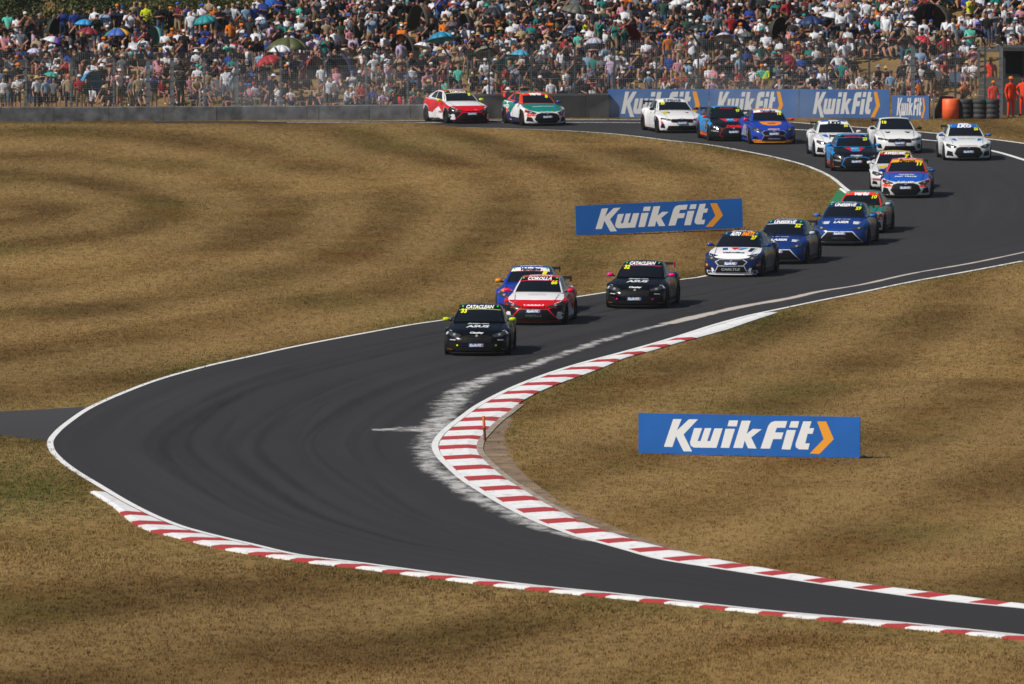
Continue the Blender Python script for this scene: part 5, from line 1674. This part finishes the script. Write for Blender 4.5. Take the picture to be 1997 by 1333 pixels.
SHEL = [  # bivvy shelters
    (108,45,58,30,'#10201a','dark green domed shelter at the top of the bank'),(680,48,58,34,'#17241e','dark green shelter with a raised door flap'),(608,122,50,26,'#8e1a20','red dome shelter close behind the fence'),
    (670,124,76,38,'#1c2c52','navy blue shelter beside the red dome shelter'),(826,26,64,36,'#4d4836','olive drab bivvy shelter high on the bank'),(793,82,68,34,'#3f3a2c','olive tunnel shelter above the fence posts'),
    (912,38,42,26,'#2a2c2e','charcoal pop up shelter high on the bank'),(1215,66,72,38,'#8c1620','large red shelter behind three teal shirts'),(1435,52,60,32,'#14307c','royal blue shelter behind the standing red shirt'),
    (1515,46,50,28,'#2b2a24','dark olive shelter right of the royal blue one'),(1828,26,98,42,'#37332a','widest olive bivvy shelter near the yellow pole'),(173,155,56,34,'#1f7cb4','bright blue tent low behind the fence'),(309,64,40,26,'#5f9ea0','pale teal patterned shelter')]
def umbrella(x, y, w, cols, tilt, words):
    b = bank_at(x, min(y + 54, 206))
    s = F_PX / b.y
    R_ = w / s / 2 * 1.22
    top = at_depth(x, y - R_ * s * .30, b.y - .1)
    root = empty('umbrella', Vector((top.x, top.y, b.z))); root.rotation_euler = (0, 0, random.uniform(0, 6))
    tag(root, f'{words} umbrella open among the seated spectators', 'umbrella', 'umbrellas in the crowd')
    hz = top.z - b.z
    T = Matrix.Translation((0, 0, hz)) @ Matrix.Rotation(tilt, 4, 'Y')
    n = 8
    for c in range(len(cols)):
        V, F = [], []
        for k in range(n):
            if k * len(cols) // n != c: continue
            o = len(V)
            for i in range(5):
                f = i / 4
                for q in (0, .5, 1):
                    t = 2 * math.pi * (k + q) / n
                    r = R_ * f * (1 - (.05 * math.sin(math.pi * q) * f))
                    V.append(T @ Vector((r * math.cos(t), r * math.sin(t), -R_ * .52 * f ** 2.1)))
            for i in range(4):
                for q in range(2): F.append((o + i * 3 + q, o + i * 3 + q + 1, o + i * 3 + q + 4, o + i * 3 + q + 3))
        o = mesh_obj('canopy_panel', V, F, mat('canopy_' + cols[c], lin(cols[c]), .6), root, True)
        sm = o.modifiers.new('cloth', 'SOLIDIFY'); sm.thickness = .008
    mb = MB(); mb.tube(T @ Vector((0, 0, .06)), T @ Vector((0, 0, -min(.9, max(.3, hz - .05)))), .012, 6); mb.build('shaft', M_STEEL, root)
def shelter(x, y, w, h, colr, label):
    b = bank_at(x, min(y + h * .5 + 16, 206)); s = F_PX / b.y; h = h + 16
    W_m, H_m = w / s / 2, h / s
    root = empty('shelter', b, random.choice((-.95, -.75, .7))); tag(root, label, 'shelter', 'shelters on the bank')
    D = W_m * .9
    rows = []
    for i in range(7):
        f = i / 6; dd = -D * .55 + D * 1.5 * f; k = math.cos(f * math.pi / 2 * .93) ** .55 if f > 0 else 1.0
        rows.append([(W_m * k * math.cos(t), dd, H_m * k * math.sin(t) ** .8) for t in np.linspace(0.001, math.pi - .001, 11)])
    m = MB(); m.grid(rows); o = m.build('canopy', mat('shelter_' + colr, lin(colr), .75, vary=.15, scale=2), root, True)
    sm = o.modifiers.new('cloth', 'SOLIDIFY'); sm.thickness = .01
    for r_ in (rows[0], rows[3]):
        m = MB()
        for p, q in zip(r_[:-1], r_[1:]): m.tube(p, q, .012, 5)
        m.build('hoop', M_STEELD, root)
    m = MB(); m.box((0, D * .1, .01), (W_m * 1.8, D * 1.2, .02)); m.build('groundsheet', M_DARK, root)
for u in UMB: umbrella(*u)
for s_ in SHEL: shelter(*s_)

# folding chairs shown empty or with backs to see
def chair(px, py, colr, label):
    b = bank_at(px, py)
    root = empty('camp_chair', b, random.uniform(-.3, .3)); tag(root, label, 'chair', 'camp chairs on the bank')
    mm = mat('chair_' + colr, lin(colr), .8)
    m = MB(); m.grid([[(-.24, -.2, .42), (0, -.2, .39), (.24, -.2, .42)], [(-.24, .2, .40), (0, .2, .37), (.24, .2, .40)]]); m.build('seat', mm, root).modifiers.new('t', 'SOLIDIFY').thickness = .012
    m = MB(); m.grid([[(-.24, .2, .45), (0, .23, .45), (.24, .2, .45)], [(-.25, .34, .88), (0, .37, .90), (.25, .34, .88)]]); m.build('backrest', mm, root).modifiers.new('t', 'SOLIDIFY').thickness = .012
    for sx in (-1, 1):
        m = MB(); m.tube((sx * .25, -.22, .0), (-sx * .25, -.2, .42), .011, 5); m.build('leg', M_STEELD, root)
        m = MB(); m.tube((sx * .26, .24, .0), (sx * .25, .35, .9), .011, 5); m.build('leg', M_STEELD, root)
        m = MB(); m.tube((sx * .27, -.22, .62), (sx * .27, .26, .62), .014, 5); m.build('armrest', M_STEELD, root)
for x, y, c_, l_ in ((1007,86,'#b01e2c','red camp chair with white sides beside a matching one, turquoise umbrella below'),(1040,89,'#b8202c','red camp chair with white sides, nearer the steel fence post'),(1660,105,'#1f4aa8','royal blue camp chair above the blue banner'),
                     (480,170,'#2a3444','dark camp chair by the braced fence post'),(520,28,'#1c62b8','blue camp chair high on the bank'),(534,30,'#2068c0','blue camp chair beside another at the bank top'),(1430,105,'#274a9c','blue camp chair below the lilac umbrella'),(1860,180,'#3f5066','slate camp chair behind the tyre stacks')):
    chair(x, y, c_, l_)

# low things by the fence
def soft_box(px, py, w, h, colr, name, label, cat, d=.5):
    b = bank_at(px, py); s = F_PX / b.y
    root = empty(name, b); tag(root, label, cat)
    W_m, H_m = w / s, h / s
    m = MB(); m.lathe([(.36, 0), (.5, .04), (.51, .5), (.48, .9), (.40, 1.0), (.001, 1.0)], 12)
    m.v = [(math.copysign(abs(x * 2) ** .55, x) * W_m / 2, math.copysign(abs(y * 2) ** .55, y) * d / 2, z * H_m) for x, y, z in m.v]
    m.build('body', mat('fabric_' + colr, lin(colr), .8, vary=.15, scale=3), root, True)
    m = MB()
    for k in range(6):
        a, c = math.pi * k / 6, math.pi * (k + 1) / 6
        m.tube((.16 * math.cos(a), 0, H_m + .07 * math.sin(a) - .02), (.16 * math.cos(c), 0, H_m + .07 * math.sin(c) - .02), .012, 5)
    m.build('handle', M_STEELD, root)
soft_box(798, 204, 46, 16, '#b52a28', 'bag', 'long red bag lying at the foot of the bank by the grey wall', 'bag')
soft_box(972, 178, 36, 14, '#6a1820', 'bag', 'dark red bag behind the black barrier', 'bag')
soft_box(1981, 25, 26, 16, '#24489c', 'cool_box', 'blue cool box near the top corner above the marshal post', 'cool box')
# yellow pole
pb = bank_at(1770, 66)
yp = tag(empty('flag_pole', pb), 'tall thin yellow pole standing among spectators', 'pole')
m = MB(); m.tube((0, 0, 0), (-.02, 0, 2.6), .035, 8); m.build('pole', mat('yellow_pole', (0.75, 0.52, 0.02, 1), .5), yp)
m = MB(); m.lathe([(.05, 2.6), (.055, 2.63), (.001, 2.68)], 8); m.build('cap', M_STEELD, yp)
# hoarding at the top of the bank
hb = on_y(655, 20, 538)
hd = tag(empty('hoarding', (hb.x, 538, hb.z - .9)), 'dark navy hoarding with pale lettering at the top of the bank', 'sign')
m = MB(); m.box((0, 0, 1.35), (2.4, .06, .9)); m.build('panel', mat('hoarding_navy', (0.008, 0.022, 0.09, 1), .6), hd)
V, F = text_geo('CIRCUIT', 0, .02)
for x in (-1.1, 1.1):
    m = MB(); m.tube((x, .06, 0), (x, .06, 1.8), .04, 6); m.build('post', M_STEELD, hd)
m = MB(); m.box((0, -.04, 1.38), (2.2, .01, .03)); m.build('pale_stripe', M_BANW, hd)

# ------------------------------------------------------------------ spectators
ORD = ['', 'second ', 'third ', 'fourth ', 'fifth ', 'sixth ', 'seventh ', 'eighth ', 'ninth ', 'tenth ']
PEOPLE = []   # (px, py of the feet/seat, pose, shirt, hat or '?' )
HAND = [  # standing and seated figures one can pick out in the photograph
 (285,52,'stand_cross','yellow',None),(123,60,'stand_look','royal blue',None),(145,62,'stand','royal blue',None),(185,58,'stand_cross','white',None),(165,54,'stand_cross','navy','black'),(215,58,'stand_cross','pink',None),(228,46,'stand','navy','orange'),
 (262,48,'stand','beige',None),(312,52,'stand_cross','black',None),(332,50,'stand','black','orange'),(347,50,'stand_cross','maroon','blue'),(365,44,'stand_cam','royal blue','black'),(372,64,'stand','white',None),(408,40,'stand_cross','beige','black'),(418,48,'stand_cross','orange',None),(442,50,'stand_cross','grey',None),(479,48,'stand','light blue','black'),(496,46,'stand_hip','royal blue','navy'),
 (72,206,'stand','white','straw'),(105,206,'stand','grey',None),(90,206,'stand','light blue',None),(134,206,'stand','beige','orange'),(155,204,'stand_cross','red','white'),(20,206,'stand_look','grey',None),(34,206,'stand_cross','white',None),(6,205,'stand','white',None),(62,206,'stand','navy','black'),(168,205,'stand','black',None),(52,206,'stand_cross','black',None),
 (239,162,'stand','grey','straw'),(300,206,'stand','navy','black'),(317,203,'chair','red',None),(270,206,'stand','beige',None),(258,206,'stand','grey',None),(300,188,'chair','royal blue',None),
 (371,196,'chair','pink',None),(384,196,'chair_fwd','beige',None),(425,198,'chair','grey',None),(452,200,'chair_cross','light blue','white'),(445,150,'chair','royal blue',None),(383,146,'chair_cross','white','white'),(405,186,'chair','beige',None),
 (528,206,'stand_hip','navy',None),(506,140,'stand','light blue',None),(567,206,'ground','white',None),(620,206,'ground_hug','beige',None),(641,204,'stand','white',None),(675,204,'ground_hug','white','black'),(627,176,'chair','white',None),(690,204,'ground','white',None),(727,204,'ground','royal blue',None),
 (638,112,'chair','white',None),(664,92,'chair','green',None),(680,72,'stand_cam','white','blue'),(683,100,'chair','pink',None),(637,90,'chair','beige',None),(620,150,'chair','beige',None),
 (886,118,'stand_cross','beige','blue'),(893,140,'stand_cam','beige',None),(909,118,'stand_cam','navy','blue'),(917,130,'stand','black',None),(972,165,'stand_hip','green',None),(894,178,'stand','mint',None),(958,178,'ground','white','white'),(922,176,'ground','white','white'),(806,204,'ground','teal',None),
 (1169,82,'stand_cam','teal',None),(1199,86,'stand_cam','teal',None),(1216,86,'stand_cam','teal',None),(1426,70,'stand_hip','red',None),(1398,66,'stand','grey',None),(1357,98,'stand_hip','white','grey'),(1326,116,'stand_cross','beige','blue'),(1128,110,'chair','mint',None),
 (1145,152,'chair','light blue',None),(1157,156,'chair','teal',None),(1053,152,'chair_fwd','grey','white'),(1018,168,'stand_look','black',None),(1095,142,'chair','white','black'),(1105,172,'ground_hug','white',None),(1075,180,'ground','white',None),(1190,150,'chair','white',None),
 (1642,172,'stand_hip','teal',None),(1593,140,'chair','white','grey'),(1636,70,'chair','yellow',None),(1655,56,'stand','white','black'),(1690,42,'stand','white',None),(1812,182,'stand','black','blue'),(1828,180,'stand','white',None),(1885,168,'chair_fwd','white','straw'),(1925,70,'stand','black',None),(1890,72,'chair','beige','straw'),
 (1310,120,'chair','light blue','red'),(1340,122,'chair','red',None),(1218,40,'chair','orange',None),(1228,32,'chair','orange',None),(1303,110,'stand','orange','white'),(1265,176,'ground','light blue','white'),(1294,178,'ground','red',None),(1318,178,'ground','orange',None),(1374,158,'ground','orange',None),(1322,160,'chair','pink',None),(1306,158,'chair','royal blue',None)]
r_ = random.Random(5)
def feet(x, y, p):
    if not p.startswith('stand'): return y
    if y > 200: return 219.0
    return min(y + (15 if y > 150 else 27), 205)
HAND = [(x, feet(x, y, p), p, s, h) for x, y, p, s, h in HAND]
for x, y, p, s, h in HAND: PEOPLE.append((x, y, p, s, h, True))
def blocks_canopy(px, py):
    for (ux, uy, uw, *_r) in UMB:
        if abs(px - ux) < uw * .5 + 5 and uy + 50 < py < uy + 62: return True
    for (sx, sy, sw, sh, *_r) in SHEL:
        b = sy + sh * .5 + 16
        if abs(px - sx) < sw * .5 and b - 2 < py < b + 24: return True
        if abs(px - sx) < sw * .42 and sy + 4 < py <= b: return True
    return False
def least_py(px):
    return float(np.interp(px, [0, 105, 125, 250, 480, 560, 600], [90, 86, 78, 74, 66, 40, -60]))
y = 213.0; row = 0
taken = [(x, y_) for x, y_, *_ in HAND]
SEATED = ['chair','chair_fwd','chair_cross','chair_look','ground','ground_hug','ground_look','recline']
while y > -58:
    step = 15.0 if y < 150 else 17.0
    x = -25 + (row % 2) * step / 2
    while x < 2025:
        px, py = x + r_.uniform(-7, 7), y + r_.uniform(-5, 5)
        x += step
        if py < least_py(px): continue
        if px > 885 and py > 206: continue
        if px > 1180 and py > 194 : continue
        if py > 160 and r_.random() < (.42 if math.sin(px * .021 + 1.2) > .45 else .10): continue
        if 1660 < px < 1760 and 115 < py < 175: continue
        if px > 1900 and py > 100: continue
        if any(abs(px - a) < 9 and abs(py - b) < 12 for a, b in taken): continue
        if blocks_canopy(px, py) and r_.random() < .88: continue
        top_row = (px < 560 and py < least_py(px) + 14)
        pose = r_.choice(['stand','stand_cross','stand_look','stand_hip','stand_cam']) if (top_row and r_.random() < .8) or r_.random() < .06 else r_.choice(SEATED if py > 60 else SEATED[:4] + ['ground'])
        PEOPLE.append((px, py, pose, None, '?', False))
    y -= 10.2 if y < 150 else 11.5
    row += 1
# nearest first; the ones one can pick out lead
PEOPLE.sort(key=lambda q: (not q[5], -q[1]))
BIG = 300
used = {}
crowdV, crowdF, crowdC, off = [], [], [], 0
def where(px, py):
    if py > 150: z_ = 'behind the grey wall' if px < 893 else ('behind the black barrier' if px < 1186 else ('above the blue banners' if px < 1815 else 'beside the marshal post'))
    elif py > 85: z_ = 'halfway up the bank' 
    else: z_ = 'high on the bank'
    return z_
POSEW = {'stand':'standing','stand_cross':'standing arms folded','stand_look':'standing hand raised','stand_cam':'standing hands to face','stand_hip':'standing hands on hips','chair':'seated','chair_fwd':'seated leaning forward','chair_cross':'seated arms folded','chair_look':'seated shading eyes',
         'ground':'sitting on grass','ground_hug':'sitting hugging knees','ground_look':'sitting on grass shading eyes','recline':'reclining'}
pend = []
for k, (px, py, pose, shirt, hat, hand) in enumerate(PEOPLE):
    of = outfit(r_, shirt, hat)
    p = bank_at(px, py)
    rz = r_.gauss(.15, .35); sc = r_.uniform(.86, 1.0)
    if k < BIG:
        pend.append((px, py, pose, of, p, rz, sc))
    else:
        src = COARSE[pose]
        c, s = math.cos(rz) * sc, math.sin(rz) * sc
        V = src['V']; W = np.stack([V[:, 0] * c - V[:, 1] * s + p.x, V[:, 0] * s + V[:, 1] * c + p.y, V[:, 2] * sc + p.z], 1)
        crowdV.append(W); crowdF += [tuple(i + off for i in f) for f in src['F']]; crowdC.append(of['cols'][src['reg']]); off += len(W)
        if of['hat']:
            hv, hf = HATS[of['hatkind']]; hv = hv * .88 + src['head'] + np.array([0, .005, .06])
            W = np.stack([hv[:, 0] * c - hv[:, 1] * s + p.x, hv[:, 0] * s + hv[:, 1] * c + p.y, hv[:, 2] * sc + p.z], 1)
            crowdV.append(W); crowdF += [tuple(i + off for i in f) for f in hf]; crowdC.append(np.repeat(np.array(lin(of['hat'][1]))[None], len(hf), 0)); off += len(W)
pend.sort(key=lambda q: q[0])
for px, py, pose, of, p, rz, sc in pend:
    hat = f" and {of['hat'][0]} {'hat' if of['hatkind'] == 'brim' else 'cap'}" if of['hat'] else ', bareheaded,'
    low = f"{of['trousers']} {'shorts' if of['shorts'] else 'trousers'}"
    words = f"{POSEW[pose]} person in {of['shirt']} top, {low}{hat} {where(px, py)}".replace(', bareheaded, ', ' bareheaded ')
    n = used.get(words, 0); used[words] = n + 1
    if n: words = f"{ORD[min(n, 9)]}{words}"
    w_ = words.split()
    person_obj(FINE[pose], of, p, rz, ' '.join(w_[:16]), 'spectators on the bank', sc)
me = bpy.data.meshes.new('crowd')
CV = np.concatenate(crowdV)
me.from_pydata(CV.tolist(), [], crowdF)
me.materials.append(M_CLOTH)
at = me.attributes.new('dye', 'FLOAT_COLOR', 'FACE'); at.data.foreach_set('color', np.concatenate(crowdC).astype(np.float32).ravel())
me.polygons.foreach_set('use_smooth', [True] * len(me.polygons))
tag(link(bpy.data.objects.new('crowd', me)), 'dense crowd of spectators filling the upper bank', kind='stuff')

# marshals ----------------------------------------------------------
def marshal(loc, rz, pose, label, hat='orange', sc=1.0):
    of = outfit(random.Random(3), 'orange', hat)
    oc = np.array(lin('#e8401a'))
    for i in (1, 2, 3, 4, 5): of['cols'][i] = oc
    of['cols'][6] = np.array(lin('#1a1a1a')); of['hatkind'] = 'cap'
    person_obj(FINGERED[pose], of, loc, rz, label, 'marshals in orange', sc)
p = G(1971, 229.5); marshal(p, .5, 'stand', 'marshal in bright orange overalls and hat standing in front of the dark hut', sc=1.03)
p = G(1996, 226.5); marshal(p, -.4, 'stand_hip', 'marshal in orange overalls cut off by the picture edge beside the hut', None)
p = at_depth(1937, 227, HY + .55); p.z = 0; marshal(p, .2, 'stand', 'marshal in orange overalls seen through the fence before the planks', 'orange', .86)
p = at_depth(1932, 222, HY + 1.5); p.z = .75; marshal(p, 0, 'stand', 'marshal in orange raised behind the plank wall of the hut', 'orange', 1.0)
m = MB(); q = p - Vector(hut.location); m.box((q.x, q.y, .37 - hut.location.z), (1.0, .8, .74)); m.build('step', M_HUT, hut)

# ------------------------------------------------------------------ trees behind the bank
def leaf_material(name, a, b):
    m = bpy.data.materials.new(name); m.use_nodes = True
    nt = Nt(m); bs = nt.n['Principled BSDF']
    pos = nt.new('ShaderNodeNewGeometry').outputs['Position']
    nt.l.new(nt.mix(nt.rng(nt.noise(pos, 1.6, 4, .7), .3, .7), a, b), bs.inputs['Base Color'])
    bs.inputs['Roughness'].default_value = .6; bs.inputs['Specular IOR Level'].default_value = .2
    return m
M_LEAF = [leaf_material('leaves_dark', (.018,.030,.008,1), (.055,.078,.016,1)), leaf_material('leaves_olive', (.030,.042,.010,1), (.095,.11,.022,1))]
M_BARK = mat('bark', (.05,.04,.03,1), .9, vary=.3, scale=4)
def tree(px, Y, w, h, kind, label, seed):
    g = at_depth(px, 20, Y); z0 = .3
    root = empty('tree', (g.x, Y, z0)); tag(root, label, 'tree', 'trees behind the bank')
    rr = random.Random(seed)
    m = MB(); m.tube((0, 0, 0), (rr.uniform(-.2, .2), 0, h * .55), .16, 8, .09)
    for k in range(6):
        a = rr.uniform(0, 6.28); z = h * rr.uniform(.15, .5)
        m.tube((0, 0, z), (w * .35 * math.cos(a), w * .35 * math.sin(a), z + h * rr.uniform(.15, .3)), .06, 5, .02)
    m.build('trunk', M_BARK, root)
    V, F = [], []
    clumps = [(rr.gauss(0, w * .26), rr.gauss(0, w * .2), h * rr.uniform(.06, .95), rr.uniform(.35, .8)) for _ in range(46)]
    for k in range(5200):
        c = clumps[rr.randrange(len(clumps))]
        v = Vector((rr.gauss(0, 1), rr.gauss(0, 1), rr.gauss(0, 1))).normalized() * c[3] * rr.random() ** .4
        p = Vector((c[0], c[1], c[2])) + v
        u = Vector((rr.gauss(0, 1), rr.gauss(0, 1), rr.gauss(0, 1))).normalized(); q = u.orthogonal().normalized()
        s = rr.uniform(.05, .10); o = len(V)
        V += [p - u * s, p + q * s * .6, p + u * s, p - q * s * .6]; F.append((o, o + 1, o + 2, o + 3))
    mesh_obj('crown', V, F, M_LEAF[kind], root)
for k, (x, Y, w, h, kd, lb) in enumerate(((-20,552,4.5,5,0,'dark tree behind the bank at the picture corner'),(70,556,4.6,5.5,0,'dark leafy tree above the dark green shelter'),(150,552,4.2,5,1,'olive tree behind the standing row in blue tops'),
        (230,557,4.8,5.5,0,'dark tree above the green, blue and yellow umbrella'),(310,553,4.5,5,1,'olive tree behind the yellow vest'),(385,556,4.4,5,0,'dark tree behind the dark teal umbrella'),(455,553,4.4,5,1,'olive tree nearest the navy hoarding'),(540,560,4.2,5,1,'olive tree showing above the blue camp chairs'),(30,549,4.0,4,0,'low dark tree at the top of the picture beside the corner tree'),(190,549,4.0,4,0,'low dark tree behind the folded arms in white'),(350,549,4.0,4,0,'low dark tree behind the maroon top'))):
    tree(x, Y, w, h, kd, lb, 40 + k)

# ------------------------------------------------------------------ dust kicked up beside the far barrier
def dust_cloud(x0, x1, z1, dens, label, seed):
    A, B = at_depth(x0, 232, 489.5), at_depth(x1, 232, 489.5)
    mb = MB()
    rows = []
    for i in range(9):
        f = i / 8; k = math.sin(math.pi * min(max(f, .03), .97)) ** .6
        rows.append([(A.x + (B.x - A.x) * f, 490.2 + 1.0 * k * math.cos(t), .05 + z1 * .5 * k * (1 + math.sin(t))) for t in np.linspace(0, 2 * math.pi, 14, endpoint=False)])
    mb.grid(rows, True); mb.add(rows[0], [tuple(range(14))]); mb.add(rows[-1], [tuple(range(13, -1, -1))])
    o = mb.build('dust_cloud', None); tag(o, label, kind='stuff')
    bm = bmesh.new(); bm.from_mesh(o.data); bmesh.ops.remove_doubles(bm, verts=bm.verts, dist=1e-5); bmesh.ops.recalc_face_normals(bm, faces=bm.faces); bm.to_mesh(o.data); bm.free()
    m = bpy.data.materials.new('drifting_dust'); m.use_nodes = True
    nt = Nt(m); nt.n.clear()
    out = nt.new('ShaderNodeOutputMaterial'); v = nt.new('ShaderNodeVolumePrincipled')
    v.inputs['Color'].default_value = (.86, .86, .88, 1)
    n = nt.rng(nt.noise(nt.new('ShaderNodeTexCoord').outputs['Object'], .45 + .05 * seed, 3, .55), .36, .72, 0, dens)
    nt.l.new(n, v.inputs['Density']); nt.l.new(v.outputs[0], out.inputs['Volume'])
    o.data.materials.append(m)
dust_cloud(290, 1010, 2.5, .20, 'thin grey dust drifting before the fence above the grey wall', 0)
dust_cloud(1150, 1660, 2.3, .16, 'thin grey dust drifting before the fence above the blue banners', 1)
